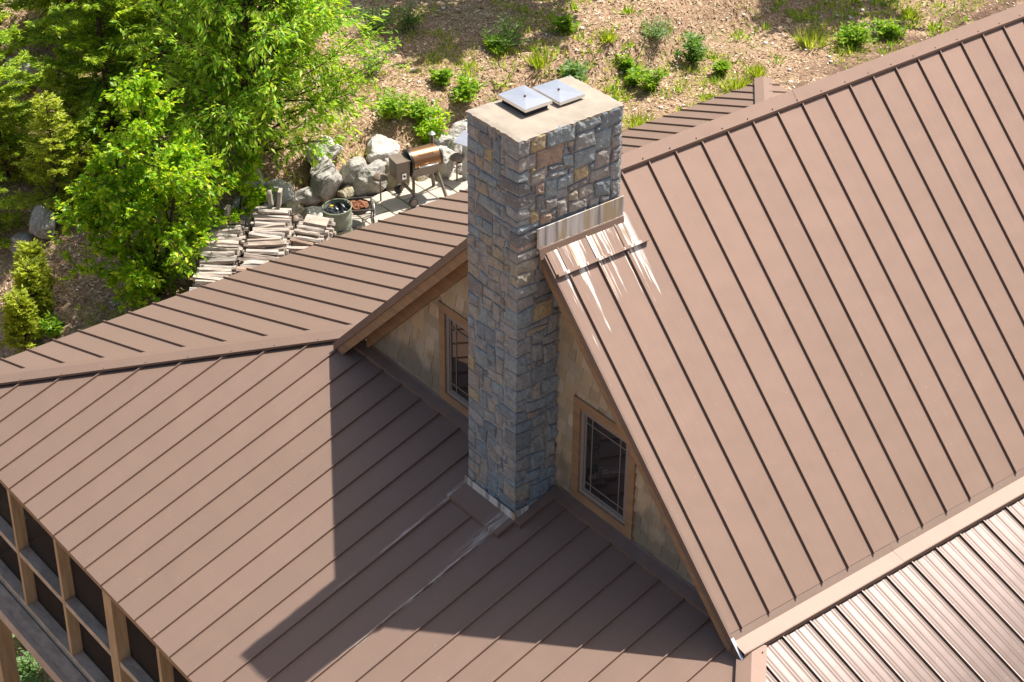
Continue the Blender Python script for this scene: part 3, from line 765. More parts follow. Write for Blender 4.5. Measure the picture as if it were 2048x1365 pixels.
b = MB().box(-11.9, -5.562, SY+.002, SY+.25, -12.94, -12.78); b.box(-5.24, 4.1, SY+.002, SY+.25, -12.94, -12.78); hobj('sill_rail', b.v, b.f, M['weather_wood'], porch)
b = MB().box(-11.9, -5.562, SY+.03, SY+.2, -13.12, -12.945); hobj('sill_curb', b.v, b.f, M['weather_wood'], porch)
b = MB().box(-11.75, -11.6, SY+.25, .9, -13.1, -9.1); hobj('end_screen', b.v, b.f, M['screen'], porch)
for x, y in ((-11.42, -5.35), (-5.5, -5.35), (0, -5.35)):
    b = MB().box(x, x+.36, y, y+.36, -22, -13.36); hobj('deck_post', b.v, b.f, M['post_wood'], porch)
for x in np.arange(-11, 9, 2.0):
    b = MB().box(x, x+.1, -5.4, 1.1, -13.75, -13.36); hobj('joist', b.v, b.f, M['weather_wood'], porch)
#PART2
# ------------------------------------------------------------------ boulders
def granite(name, c1, c2, c3):
    t = NT(name); co = t.coord(); n1 = t.noise(co, 7, 6, .7); n2 = t.noise(co, 38, 5, .75)
    c = t.ramp(n1, [(.32, c1), (.5, c2), (.68, c3)])
    c = t.mix(t.math('MULTIPLY', t.smooth(n2, .54, .68), .6), c, (.10, .095, .085))
    t.base(c); t.set(Roughness=.9); b = t.bump(n1, .7, .06); t.bump(n2, .6, .02, b); return t.m
M['rock_pale'] = granite('pale_lichen_granite', (.34, .315, .285), (.48, .45, .41), (.62, .585, .54))
M['rock_grey'] = granite('grey_granite', (.25, .235, .21), (.38, .355, .32), (.50, .475, .43))
M['rock_tan'] = granite('tan_granite', (.27, .22, .14), (.40, .34, .23), (.46, .42, .34))
def boulder(x, y, dims, rz, mat, label, seed, sink=.12, tilt=0):
    bm = bmesh.new(); bmesh.ops.create_icosphere(bm, subdivisions=4, radius=1)
    rr_ = random.Random(seed); planes = []
    for _ in range(11):
        n = Vector((rr_.gauss(0, 1), rr_.gauss(0, 1), rr_.gauss(0, .8))).normalized(); planes.append((n, rr_.uniform(.62, .86)))
    for v in bm.verts:
        p = v.co.normalized()
        for n, d in planes:
            k = p.dot(n)-d
            if k > 0: p = p-n*k*.92
        s_ = Vector((seed*3.1, seed, 0))
        p = p*(1+.16*noise.noise(p*1.6+s_)+.075*noise.noise(p*4.5+s_)+.04*noise.noise(p*10+s_))
        v.co = Vector((p.x*dims[0], p.y*dims[1], p.z*dims[2]))*S*.5*.90
    me = bpy.data.meshes.new('boulder'); bm.to_mesh(me); bm.free(); me.materials.append(mat)
    zmin = min(v.co.z for v in me.vertices)
    o = bpy.data.objects.new('boulder', me); link(o)
    g = float(hgt(x, y)); o.location = V((x, y, g)); o.location.z += -zmin-sink*S
    o.rotation_euler = (tilt, 0, rz); tag(o, label, 'boulder', 'boulders around the patio')
    return o
BL = [
 (-19.95, 7.75, (1.15, 1.5, 1.0), .5, 'rock_pale', 'white craggy boulder behind the middle firewood stack'),
 (-19.75, 8.55, (.75, 1.05, .7), .2, 'rock_pale', 'low pale boulder between the white craggy one and the big grey one'),
 (-19.75, 9.15, (1.2, 1.5, 1.35), .9, 'rock_grey', 'big grey lichened boulder behind the green yard bag'),
 (-19.55, 9.95, (1.1, 1.25, 1.25), .3, 'rock_grey', 'grey boulder left of the flat-faced block'),
 (-19.2, 10.30, (1.1, 1.55, 1.15), .15, 'rock_grey', 'flat-topped grey block with a dark front face beside the patio light'),
 (-20.15, 11.3, (1.2, 1.7, .95), .6, 'rock_pale', 'broad pale boulder behind the grill hopper'),
 (-19.05, 11.05, (1.0, 1.45, 1.2), .4, 'rock_tan', 'rounded light boulder directly behind the left grill leg'),
 (-19.75, 13.15, (.8, 1.05, .95), .1, 'rock_pale', 'pale boulder right of the grill smokestack'),
 (-18.75, 12.45, (.95, 1.15, 1.15), .8, 'rock_pale', 'leaning boulder beside the right grill leg'),
 (-19.95, 14.0, (.9, 1.3, .8), .3, 'rock_pale', 'pale boulder behind the white post by the chimney'),
 (-19.2, 13.25, (.75, .9, .95), 1.2, 'rock_pale', 'round boulder behind the mushroom light next to the white post'),
 (-19.9, 6.55, (1.0, 1.35, .9), .7, 'rock_grey', 'grey boulder behind the leftmost firewood stack'),
 (-19.15, 7.6, (.75, .95, .8), .2, 'rock_tan', 'tan boulder behind the light among the firewood'),
 (-29.8, 5.2, (1.4, 1.8, 1.2), .3, 'rock_grey', 'grey boulder under the dark conifers at far left'),
 (-23.2, 2.3, (.9, 1.0, 1.2), .9, 'rock_grey', 'upright grey rock in the shade beside the small spruce'),
 (-23.5, 1.7, (.7, .9, .6), .2, 'rock_grey', 'small grey rock lying left of the upright one'),
 (-20.5, 9.6, (1.0, 1.6, .9), .2, 'rock_pale', 'pale boulder half hidden by the cherry tree branches'),
 (-20.45, 7.2, (.9, 1.1, 1.1), .5, 'rock_pale', 'pale boulder at the foot of the cherry tree'),
 (-19.35, 9.55, (.6, .7, .6), .5, 'rock_tan', 'small tan stone wedged below the big grey boulder'),
 (-19.5, 11.9, (.9, 1.1, .9), .1, 'rock_grey', 'grey boulder behind the middle of the grill barrel'),
 (-18.9, 11.75, (.7, .8, .6), .6, 'rock_tan', 'low tan stone under the grill barrel'),
 (-18.45, 12.85, (.55, .6, .5), .3, 'rock_grey', 'small stone at the foot of the white post'),
 (-19.5, 6.95, (.9, 1.0, .95), .8, 'rock_grey', 'shaded grey boulder between the two left firewood stacks'),
 (-18.75, 8.05, (.8, .9, .7), .2, 'rock_pale', 'pale stone in front of the low pale boulder'),
]
for i, (x, y, dm, rz, mt, lb) in enumerate(BL): boulder(x, y, dm, rz, M[mt], lb, i+3)

# ------------------------------------------------------------------ firewood
def wood_material(name, stops):
    t = NT(name); co = t.coord(); oi = t.n('ObjectInfo').outputs['Random']
    c = t.ramp(oi, stops); g = t.noise(t.mapping(co, (3, 40, 40)), 1, 4, .65)
    c = t.mix(t.smooth(g, .35, .7), t.mix(.65, c, (.10, .06, .045)), c)
    t.base(c); t.set(Roughness=.85); t.bump(g, .5, .008); return t.m
M['log'] = wood_material('weathered_split_wood', [(0, (.52, .46, .40)), (.3, (.64, .58, .51)), (.55, (.44, .36, .30)), (.8, (.70, .64, .57)), (1, (.50, .35, .25))])
def log_mesh(k):
    rr_ = random.Random(40+k); n = 7 if k % 3 else 5; L = 1.0; rings = 5
    base = [(math.cos(2*math.pi*i/n+rr_.uniform(-.25, .25))*rr_.uniform(.7, 1.1), math.sin(2*math.pi*i/n)*rr_.uniform(.6, 1.05)) for i in range(n)]
    b = MB()
    for r in range(rings):
        t = r/(rings-1); sh = rr_.uniform(-.12, .12)
        for a, c in base:
            q = 1+rr_.uniform(-.09, .09); b.v.append(((t-.5)*L, (a*q+sh)*.105, (c*q+sh*.5)*.105))
    for r in range(rings-1):
        for i in range(n): b.f.append((r*n+i, r*n+(i+1) % n, (r+1)*n+(i+1) % n, (r+1)*n+i))
    b.f.append(tuple(reversed(range(n)))); b.f.append(tuple((rings-1)*n+i for i in range(n)))
    return mesh_data('log', b.v, b.f, M['log'])
LOGS = [log_mesh(k) for k in range(9)]
def log(p, rz, ln, sc_, label, group, tilt=0, roll=None):
    o = bpy.data.objects.new('firewood_log', random.choice(LOGS)); link(o); o.location = V(p)
    o.rotation_euler = (rnd(0, 6.28) if roll is None else roll, tilt, rz); o.scale = (ln, sc_, sc_*rnd(.85, 1.1)); tag(o, label, 'firewood', group)
def stack(far, near, n, layers, ln, label, group):
    """row of stacked logs from the far end to the near end under the eave; the logs lie square to the row"""
    dx, dy = near[0]-far[0], near[1]-far[1]; L = math.hypot(dx, dy); AX = math.atan2(dx, -dy); ca, sa = math.cos(AX), math.sin(AX)
    inner = MB()
    for k in range(n):
        t = k/(n-1); top = layers-(1 if random.random() < .3 else 0)
        for j in range(top):
            e = random.gauss(0, .04); st_ = (.5/n if j % 2 else 0)
            cx, cy = far[0]+dx*(t+st_)+ca*e, far[1]+dy*(t+st_)+sa*e
            p = (cx, cy, -12.47+.07+j*PITCH_+rnd(-.015, .015)); rz = AX+math.pi*random.randrange(2)+random.gauss(0, .08); ln_ = ln*rnd(.86, 1.12); sc_ = rnd(.55, .98)
            if j >= top-5: log(p, rz, ln_, sc_, label, group, random.gauss(0, .07))
            else:
                me = random.choice(LOGS); mt = Matrix.Translation(V(p)) @ Matrix.Rotation(rz, 4, 'Z') @ Matrix.Rotation(rnd(0, 6.28), 4, 'X') @ Matrix.Diagonal((ln_, sc_, sc_, 1))
                inner.add([tuple(mt @ v.co) for v in me.vertices], [tuple(q.vertices) for q in me.polygons])
    o = bpy.data.objects.new('firewood_core', mesh_data('firewood_core', inner.v, inner.f, M['log'], scale=1.0)); link(o); o['kind'] = 'stuff'; tag(o, 'lower layers of the '+group.replace('logs of the ', ''), 'firewood')
PITCH_ = .128
stack((-18.28, 5.17), (-15.66, 2.98), 20, 9, .84, 'weathered split log in the leftmost firewood stack under the birch', 'logs of the leftmost stack')
stack((-17.66, 6.2), (-14.95, 3.9), 20, 12, .86, 'bleached split log in the tall middle firewood stack', 'logs of the middle stack')
stack((-17.20, 7.26), (-16.0, 5.75), 12, 8, .74, 'brownish split log in the short firewood stack beside the green bag', 'logs of the short stack')
M['lumber'] = simple('grey_lumber', (.40, .34, .28), .8, var=.2, scale=7)
for (p, rz, dm, lb, tl) in (((-18.26, 5.14, -11.13), .3, (.10, .26, .42), 'grey board offcut standing upright on the leftmost firewood stack', .1),
                        ((-17.55, 6.30, -10.74), .4, (.09, .24, .46), 'grey board offcut standing on end on the middle firewood stack', .12),
                        ((-17.72, 6.12, -10.78), .5, (.10, .24, .40), 'darker offcut beside the upright board on the middle stack', -.1),
                        ((-16.95, 7.00, -11.39), .35, (.60, .42, .07), 'flat pale board lying on the short firewood stack', .12),
                        ((-17.75, 7.0, -12.2), 1.0, (.62, .40, .06), 'grey board leaning between the path light and short stack', .95)):
    b = MB().box(-dm[0]/2, dm[0]/2, -dm[1]/2, dm[1]/2, -dm[2]/2, dm[2]/2)
    o = bpy.data.objects.new('board_offcut', mesh_data('board_offcut', b.v, b.f, M['lumber'])); link(o); o.location = V(p); o.rotation_euler = (0, tl, rz+.4); tag(o, lb, 'board')

# ------------------------------------------------------------------ pellet grill (metres, own frame: x to the smokestack, -y to the handle)
M['grill_bronze'] = simple('bronze_enamel', (.36, .19, .095), .28, .75, .08, 3, 0)
M['grill_dark'] = simple('charcoal_powder_coat', (.19, .145, .108), .45, .1, .1, 8, .05)
M['grill_black'] = simple('black_enamel', (.018, .017, .016), .4, 0, .1, 8, 0)
M['rubber'] = simple('wheel_plastic', (.05, .045, .04), .6)
M['hub'] = simple('wheel_hub', (.20, .155, .12), .5)
GA = math.radians(80)
GP = np.array([-17.98, 11.05, -12.47])
grill = empty('pellet_grill', GP, GA, 'bronze barrel pellet grill on splayed legs standing on the patio', 'grill')
K = .87
def gp(name, b, mat, parent=None, smooth=False): return lobj(name, b, M[mat] if isinstance(mat, str) else mat, parent or grill, smooth, K)
R_ = .235; ZC = .80; x0, x1 = -.27, .36
def arc(a0, a1, n, r): return [(-r*math.cos(math.radians(a0+(a1-a0)*i/n)), r*math.sin(math.radians(a0+(a1-a0)*i/n))) for i in range(n+1)]
lid = MB(); A = arc(-12, 150, 22, R_)
for x in (x0+.045, x1-.01):
    for y, z in A: lid.v.append((x, y, ZC+z))
n_ = len(A)
lid.f = [(i, n_+i, n_+i+1, i+1) for i in range(n_-1)]
lid_o = gp('lid', lid, 'grill_bronze', smooth=True)
A2 = arc(-14, 152, 22, R_+.012)
for xa, xb in ((x0, x0+.05), (x1-.02, x1+.005)):
    rimb = MB()
    for x in (xa, xb):
        for y, z in A2: rimb.v.append((x, y, ZC+z))
    rimb.f += [(i, n_+i, n_+i+1, i+1) for i in range(n_-1)]
    gp('lid_rim', rimb, 'grill_black', lid_o, True)
body = MB(); A = arc(-175, -5, 18, R_*.97)
full = arc(0, 360, 28, R_*.985)[:-1]
for x in (x0+.01, x1):
    body.v += [(x, y, ZC+z) for y, z in full]
body.f = [tuple(range(28)), tuple(range(55, 27, -1))]+[(i, (i+1) % 28, 28+(i+1) % 28, 28+i) for i in range(28)]
gp('barrel', body, 'grill_black', smooth=False)
belly = MB()
belly.hexa([(x0+.03, -.15, .52), (x1-.02, -.15, .52), (x1-.02, .15, .52), (x0+.03, .15, .52)], [(x0+.03, -R_-.004, .735), (x1-.02, -R_-.004, .735), (x1-.02, R_+.004, .735), (x0+.03, R_+.004, .735)])
gp('belly', belly, 'grill_dark')
hd = MB(); hd.tube([(x0+.12, -R_-.045, ZC-.02), (x1-.10, -R_-.045, ZC-.02)], .013, 8); hd.tube([(x0+.14, -R_+.01, ZC-.02), (x0+.14, -R_-.045, ZC-.02)], .009, 6); hd.tube([(x1-.12, -R_+.01, ZC-.02), (x1-.12, -R_-.045, ZC-.02)], .009, 6)
gp('handle', hd, 'steel', lid_o, True)
# raised name on the lid
txt = bpy.data.curves.new('lid_lettering', 'FONT'); txt.body = 'TRAEGER'; txt.size = .052; txt.extrude = .002; txt.space_character = 1.35; txt.align_x = 'CENTER'
tmp = bpy.data.objects.new('tmp', txt); tme = bpy.data.meshes.new_from_object(tmp); bpy.data.objects.remove(tmp); to = bpy.data.objects.new('lid_lettering', tme); link(to, lid_o); an = math.radians(40)
to.location = (.05*K, (-R_*math.cos(an)-.003)*K, (ZC+R_*math.sin(an)+.003)*K); to.rotation_euler = (math.pi/2-an, 0, 0); tme.materials.append(M['grill_bronze'])
hop = MB(); hop.hexa([(-.56, -.16, .56), (-.30, -.16, .44), (-.30, .14, .44), (-.56, .14, .56)], [(-.56, -.19, .90), (-.29, -.19, .90), (-.29, .17, .90), (-.56, .17, .90)])
hop_o = gp('hopper', hop, 'grill_dark')
b = MB().box(-.575, -.285, -.20, .18, .903, .925); gp('hopper_lid', b, 'grill_dark', hop_o)
b = MB().box(-.455, -.375, -.190, -.183, .56, .68); gp('control_panel', b, 'steel', hop_o)
b = MB().lathe([(.022, 0), (.022, .02), (.001, .022)], 12); b.v = [(x-.415, -.19-z, y+.62) for x, y, z in b.v]; gp('dial', b, 'grill_black', hop_o)
st = MB(); st.lathe([(.036, 0), (.036, .34)], 14, (.345, .17, .82)); gp('smokestack', st, 'grill_dark', smooth=True)
st = MB(); st.lathe([(.001, .085), (.066, .03), (.066, .018), (.02, .018)], 16, (.345, .17, 1.15)); gp('smokestack_cap', st, 'steel', smooth=False)
for (tx, bx, sy) in ((-.20, -.27, -1), (-.20, -.27, 1), (.28, .42, -1), (.28, .42, 1)):
    b = MB(); left = bx < 0
    b.bar((tx, sy*.13, .60), (bx, sy*.27, .09 if left else .0), .055, .045); gp('leg', b, 'grill_dark')
b = MB(); b.bar((-.25, -.22, .23), (.37, -.22+.44, .23), .06, .012) if False else b.box(-.262, -.238, -.235, .235, .20, .27); gp('brace', b, 'grill_dark')
for sy in (-1, 1):
    b = MB(); b.lathe([(.001, -.022), (.06, -.022), (.088, -.024), (.098, -.012), (.098, .012), (.088, .024), (.06, .022), (.001, .022)], 24); b.v = [(x-.30, z+sy*.315, y+.098) for x, y, z in b.v]
    wo = gp('wheel', b, 'rubber', smooth=True)
    b = MB(); b.lathe([(.066, .0), (.064, .006), (.001, .008)], 20); b.v = [(x-.30, sy*(.337+z), y+.098) for x, y, z in b.v]; gp('hub_cap', b, 'hub', wo)

# ------------------------------------------------------------------ path lights, white post, yard bag, fire pit
M['copper'] = simple('aged_copper', (.25, .185, .15), .55, .2, .15, 8, .1)
def path_light(x, y, lb):
    o = empty('path_light', (x, y, -12.5), 0, lb, 'path light', 'mushroom path lights')
    lobj('stem', MB().lathe([(.014, -.05), (.014, .44)], 8), M['copper'], o)
    lobj('cap', MB().lathe([(.002, .53), (.05, .52), (.11, .475), (.13, .44), (.125, .435), (.02, .46)], 18), M['copper'], o, True)
path_light(-18.45, 10.05, 'mushroom path light standing left of the grill hopper')
path_light(-18.1, 12.4, 'mushroom path light right of the grill, by the chimney edge')
path_light(-17.95, 6.98, 'mushroom path light standing between the firewood stacks')
M['white_post'] = simple('white_pvc', (.62, .60, .56), .5, var=.08)
po = empty('white_post', (-18.05, 12.72, -12.5), .3, 'white post with a sloped metal plate top beside the chimney', 'post')
lobj('post_shaft', MB().box(-.06, .06, -.06, .06, -.05, .72), M['white_post'], po)
b = MB(); b.hexa([(-.17, -.17, .70), (.17, -.17, .70), (.17, .17, .78), (-.17, .17, .78)], [(-.17, -.17, .72), (.17, -.17, .72), (.17, .17, .80), (-.17, .17, .80)]); lobj('plate_top', b, M['steel'], po)
M['bag'] = simple('green_canvas', (.24, .265, .19), .8, var=.2, scale=5)
M['liner'] = simple('black_liner', (.03, .032, .038), .35, bump=0)
bag = empty('yard_bag', (-17.27, 7.85, -12.47), 0, 'green pop-up yard bag with crumpled black liner beside the firewood', 'bag')
b = MB(); n = 28
for i in range(13):
    z = .64*i/12; 
    for k in range(n):
        a = 2*math.pi*k/n; r = .225+.010*math.sin(i*1.9+3*math.cos(a))+.008*noise.noise(Vector((math.cos(a)*2, math.sin(a)*2, z*6)))
        b.v.append((r*math.cos(a), r*math.sin(a), z))
for i in range(12):
    for k in range(n): b.f.append((i*n+k, i*n+(k+1) % n, (i+1)*n+(k+1) % n, (i+1)*n+k))
b.f.append(tuple(reversed(range(n)))); lobj('bag_wall', b, M['bag'], bag, True)
def ring(r, z, tr, n=28): return MB().tube([(r*math.cos(2*math.pi*k/n), r*math.sin(2*math.pi*k/n), z+.02*math.sin(2*math.pi*k/n)) for k in range(n+1)], tr, 6, False)
lobj('rim_hoop', ring(.233, .64, .010), M['bag'], bag, True); lobj('spiral_hoop', ring(.238, .33, .008), M['liner'], bag, True)
b = MB(); nr = 9
b.v.append((0, 0, .50))
for i in range(1, nr+1):
    for k in range(n):
        a = 2*math.pi*k/n; r = .212*i/nr
        b.v.append((r*math.cos(a), r*math.sin(a), .51+.09*noise.noise(Vector((r*9*math.cos(a), r*9*math.sin(a), 1.7)))+.05*noise.noise(Vector((r*25*math.cos(a), r*25*math.sin(a), 3)))+.06*(i/nr)**2))
for k in range(n): b.f.append((0, 1+k, 1+(k+1) % n))
for i in range(nr-1):
    for k in range(n): b.f.append((1+i*n+k, 1+(i+1)*n+k, 1+(i+1)*n+(k+1) % n, 1+i*n+(k+1) % n))
lobj('liner', b, M['liner'], bag)
M['yellow_tag'] = simple('yellow_tag', (.75, .48, .03), .5, bump=0)
lobj('tag', MB().box(-.12, -.07, -.06, -.01, .62, .64), M['yellow_tag'], bag)
M['iron'] = simple('rusty_iron', (.06, .045, .038), .7, var=.3, scale=12)
M['rust_leaves'] = simple('dead_leaves', (.36, .14, .06), .8, var=.5, scale=18, bump=.8)
fp = empty('fire_pit', (-17.81, 8.9, -12.47), math.radians(60), 'small square iron fire pit holding rusty leaves on the patio', 'fire pit')
f_ = .21; b = MB()
for a, c in (((-f_, -f_), (f_, -f_)), ((f_, -f_), (f_, f_)), ((f_, f_), (-f_, f_)), ((-f_, f_), (-f_, -f_))): b.bar((a[0], a[1], .33), (c[0], c[1], .33), .022, .022); b.bar((a[0], a[1], .03), (c[0], c[1], .03), .014, .014)
lobj('frame', b, M['iron'], fp)
for sx in (-1, 1):
    for sy in (-1, 1): lobj('leg', MB().box(sx*f_-.011, sx*f_+.011, sy*f_-.011, sy*f_+.011, 0, .34), M['iron'], fp)
lobj('bowl', MB().lathe([(.18, .34), (.17, .26), (.11, .19), (.002, .17)], 20), M['iron'], fp, True)
b = MB()
b.v.append((0, 0, .34))
for i in range(1, 6):
    for k in range(18):
        a = 2*math.pi*k/18; r = .032*i; b.v.append((r*math.cos(a), r*math.sin(a), .325+.06*noise.noise(Vector((r*30*math.cos(a), r*30*math.sin(a), .3)))))
for k in range(18): b.f.append((0, 1+k, 1+(k+1) % 18))
for i in range(4):
    for k in range(18): b.f.append((1+i*18+k, 1+(i+1)*18+k, 1+(i+1)*18+(k+1) % 18, 1+i*18+(k+1) % 18))
lobj('leaf_litter', b, M['rust_leaves'], fp)
b = MB().tube([(.24, .17*math.cos(a), .18+.17*math.sin(a)) for a in np.linspace(0, 2*math.pi, 25)], .007, 6, False); lobj('side_hoop', b, M['steel'], fp, True)

# ------------------------------------------------------------------ plants
def unit(v): return v/np.maximum(np.linalg.norm(v, axis=-1, keepdims=True), 1e-9)
def leaf_arrays(P, A, L, W, droop=0.0, fold=.25):
    """P base points, A axis dirs, L length, W width -> verts, tri faces (each leaf its own island)"""
    n = len(P); A = unit(A); up_ = np.tile(np.array([0, 0, 1.0]), (n, 1))+RNG.normal(0, .45, (n, 3))
    sd = unit(np.cross(A, up_)); nm = unit(np.cross(sd, A))
    L = np.broadcast_to(L, (n,))[:, None]; W = np.broadcast_to(W, (n,))[:, None]
    tip = P+A*L; mid = P+A*L*.45
    v = np.stack([P, mid+sd*W*.5+nm*W*fold, tip, mid-sd*W*.5+nm*W*fold], 1).reshape(-1, 3)
    b = np.arange(n)[:, None]*4
    f = np.concatenate([b+np.array([[0, 1, 2]]), b+np.array([[0, 2, 3]])], 0)
    return v, f
def branch_path(p, d, ln, seg=5, wob=.16, lift=.0):
    pts = [np.array(p, float)]; d = np.array(d, float)/np.linalg.norm(d)
    for i in range(seg):
        d = d+RNG.normal(0, wob, 3)+np.array((0, 0, lift)); d /= np.linalg.norm(d); pts.append(pts[-1]+d*ln/seg)
    return pts
def broadleaf(x, y, height, spread, mat, label, cat='tree', nbr=26, twig=9, nleaf=11, leafL=.15, leafW=.075, stems=1, low=.12, trunk_r=.09, cluster=.17, droopy=.6, lean=(0, 0), asym=(0, 0), name='deciduous_tree', thin_twigs=True):
    o = empty(name, (x, y, float(hgt(x, y))-.03), 0, label, cat)
    wood = MB(); P = []; A = []
    tips = []
    for s_ in range(stems):
        off = RNG.normal(0, .16, 2) if stems > 1 else np.zeros(2)
        hh = height*(1 if s_ == 0 else RNG.uniform(.6, .9))
        tr = branch_path((off[0], off[1], 0), (lean[0]+off[0]*.5, lean[1]+off[1]*.5, 1), hh, 9, .05, .03)
        wood.tube(tr, [trunk_r*(1-.9*i/9)+.006 for i in range(10)], 7)
        nb = nbr//stems
        for k in range(nb):
            t = low+(1-low)*(k+RNG.uniform(0, 1))/nb; t = min(t, .985); f = t*9; i = int(f); p = tr[i]*(1-(f-i))+tr[min(i+1, 9)]*(f-i)
            prof = math.sin(math.pi*min(1, (t*.80+.16)))**.8
            ang = RNG.uniform(0, 2*math.pi); dirn = np.array((math.cos(ang)+asym[0], math.sin(ang)+asym[1], RNG.uniform(.15, .75)+t*.35))
            ln = spread*prof*RNG.uniform(.65, 1.12)
            br = branch_path(p, dirn, ln, 6, .12, .02); wood.tube(br, [trunk_r*.34*(1-t*.6)*(1-.85*i/6)+.004 for i in range(7)], 5)
            for q in range(twig):
                tt = RNG.uniform(.18, 1.0); f2 = tt*6; i2 = min(int(f2), 5); p2 = br[i2]*(1-(f2-i2))+br[i2+1]*(f2-i2)
                d2 = RNG.normal(0, 1, 3); d2[2] = d2[2]*.45+.15; d2 = d2/np.linalg.norm(d2)+(br[i2+1]-br[i2])/np.linalg.norm(br[i2+1]-br[i2])*.7
                tw = branch_path(p2, d2, spread*.30*RNG.uniform(.5, 1.2), 3, .15, -.03)
                if thin_twigs: wood.tube(tw, [.010, .008, .006, .004], 3, False)
                for z in range(nleaf):
                    a_ = RNG.uniform(.05, 1); f3 = a_*3; i3 = min(int(f3), 2); p3 = tw[i3]*(1-(f3-i3))+tw[i3+1]*(f3-i3)
                    P.append(p3+RNG.normal(0, cluster*.35, 3)); dd = d2+RNG.normal(0, .55, 3); dd[2] -= droopy; A.append(dd)
    P = np.array(P); A = np.array(A); n = len(P); sc_ = RNG.uniform(.5, 1.4, n)
    v, f = leaf_arrays(P, A, leafL*sc_, leafW*sc_)
    cr = bpy.data.objects.new('crown', mesh_data('crown', v, f, mat)); link(cr, o)
    tk = bpy.data.objects.new('trunk', mesh_data('trunk', wood.v, wood.f, M['bark'], True)); link(tk, o)
    return o
def conifer(x, y, height, spread, mat, label, sprays=1.0, flat=.5, nd=.10, ndw=.028, density=26, droop=.35, name='conifer_tree', cat='tree', dead=0, levels=None, lowcut=.04):
    o = empty(name, (x, y, float(hgt(x, y))-.03), RNG.uniform(0, 6), label, cat)
    wood = MB(); tr = branch_path((0, 0, 0), (0, 0, 1), height, 8, .025, .03)
    wood.tube(tr, [.085*(height/6)*(1-.93*i/8)+.006 for i in range(9)], 7); Ps = []; As = []
    nb = int((levels or 15)*height)
    for k in range(nb):
        t = lowcut+(1-lowcut)*(k+RNG.uniform(0, 1))/nb; f = min(t, .99)*8; i = int(f); p = tr[i]*(1-(f-i))+tr[i+1]*(f-i)
        ang = k*2.399+RNG.uniform(-.4, .4); ln = spread*(1-t)**.75*RNG.uniform(.65, 1.1)+.12
        d = np.array((math.cos(ang), math.sin(ang), RNG.uniform(.0, .4)-droop*.3+t*.5)); br = branch_path(p, d, ln, 5, .07, -droop*.06)
        wood.tube(br, [.018*(1-.8*j/5)+.003 for j in range(6)], 4, False)
        m_ = int(density*ln*sprays)+4
        for q in range(m_):
            tt = RNG.uniform(.15, 1.0); f2 = tt*5; i2 = min(int(f2), 4); p2 = br[i2]*(1-(f2-i2))+br[i2+1]*(f2-i2)
            bd = br[i2+1]-br[i2]; bd /= np.linalg.norm(bd); sd = np.cross(bd, (0, 0, 1)); sd /= np.linalg.norm(sd)+1e-6
            sgn = 1 if q % 2 else -1; L2 = .34*(1.1-tt*.6)*RNG.uniform(.6, 1.2)
            sdir = bd*.75+sd*sgn*RNG.uniform(.5, 1.0)+np.array((0, 0, RNG.normal(-droop*.4, .22)))
            sdir /= np.linalg.norm(sdir)
            zz9 = np.arange(9); u9 = ((zz9+.5)/9)[:, None]; sg9 = np.where(zz9 % 2, 1, -1)[:, None]
            Ps.append(p2+sdir*L2*u9+RNG.normal(0, .012, (9, 3)))
            As.append(sdir+np.cross(sdir, (0, 0, 1))*sg9*.75+RNG.normal(0, .25, (9, 3))+np.array((0, 0, -.15*droop)))
    for k in range(dead):
        t = RNG.uniform(.1, .6); p = tr[int(t*8)]; ang = RNG.uniform(0, 6.28); br = branch_path(p, (math.cos(ang), math.sin(ang), RNG.uniform(-.4, .2)), spread*1.1, 6, .2, -.05)
        wood.tube(br, [.022-.003*j for j in range(7)], 4, False)
    Ps = np.concatenate(Ps); As = np.concatenate(As); n = len(Ps); s_ = RNG.uniform(.7, 1.3, n); v, f = leaf_arrays(Ps, As, nd*s_, ndw*s_, fold=.1)
    cr = bpy.data.objects.new('crown', mesh_data('crown', v, f, mat)); link(cr, o)
    tk = bpy.data.objects.new('trunk', mesh_data('trunk', wood.v, wood.f, M['bark'], True)); link(tk, o)
    return o
# trees in view
broadleaf(-18.45, 2.75, 5.7, 1.95, M['leaf_birch'], 'bright green young birch growing at the corner of the left eave', nbr=66, twig=12, nleaf=20, leafL=.145, leafW=.09, stems=3, low=.04, trunk_r=.075)
broadleaf(-20.9, 7.5, 8.0, 3.7, M['leaf_cherry'], 'large yellow-green cherry tree with long drooping leaves behind the boulders', nbr=120, twig=16, nleaf=20, leafL=.19, leafW=.066, stems=2, low=.06, trunk_r=.11, droopy=.9, asym=(.1, .12))
broadleaf(-19.6, 6.2, 2.3, .9, M['leaf_birch'], 'small bright green sapling in front of the cherry tree', nbr=16, twig=6, nleaf=9, leafL=.17, leafW=.10, low=.2, trunk_r=.03, name='sapling')
conifer(-24.9, 5.4, 7.6, 2.6, M['leaf_cedar'], 'tall dark cedar in the middle of the left woods', density=46, nd=.12, ndw=.045, dead=4)
conifer(-25.4, 7.4, 7.8, 2.4, M['leaf_cedar'], 'cedar standing between the dark cedar and the cherry tree', density=44, nd=.12, ndw=.045, dead=5)
conifer(-27.6, 2.6, 7.4, 2.4, M['leaf_cedar'], 'bright cedar at the left picture edge with bare white twigs', density=44, nd=.12, ndw=.045, dead=9)
conifer(-30.5, 7.2, 8.5, 2.5, M['leaf_cedar'], 'background cedar behind the dark hollow in the left woods', density=32, nd=.13, ndw=.05, dead=4)
conifer(-30.0, 11.2, 8.0, 2.4, M['leaf_cedar'], 'background cedar above the top of the cherry tree', density=22, nd=.13, ndw=.05, dead=2)
conifer(-33.5, 5.0, 8.5, 2.6, M['leaf_cedar'], 'rearmost cedar in the top left corner', density=20, nd=.13, ndw=.05)
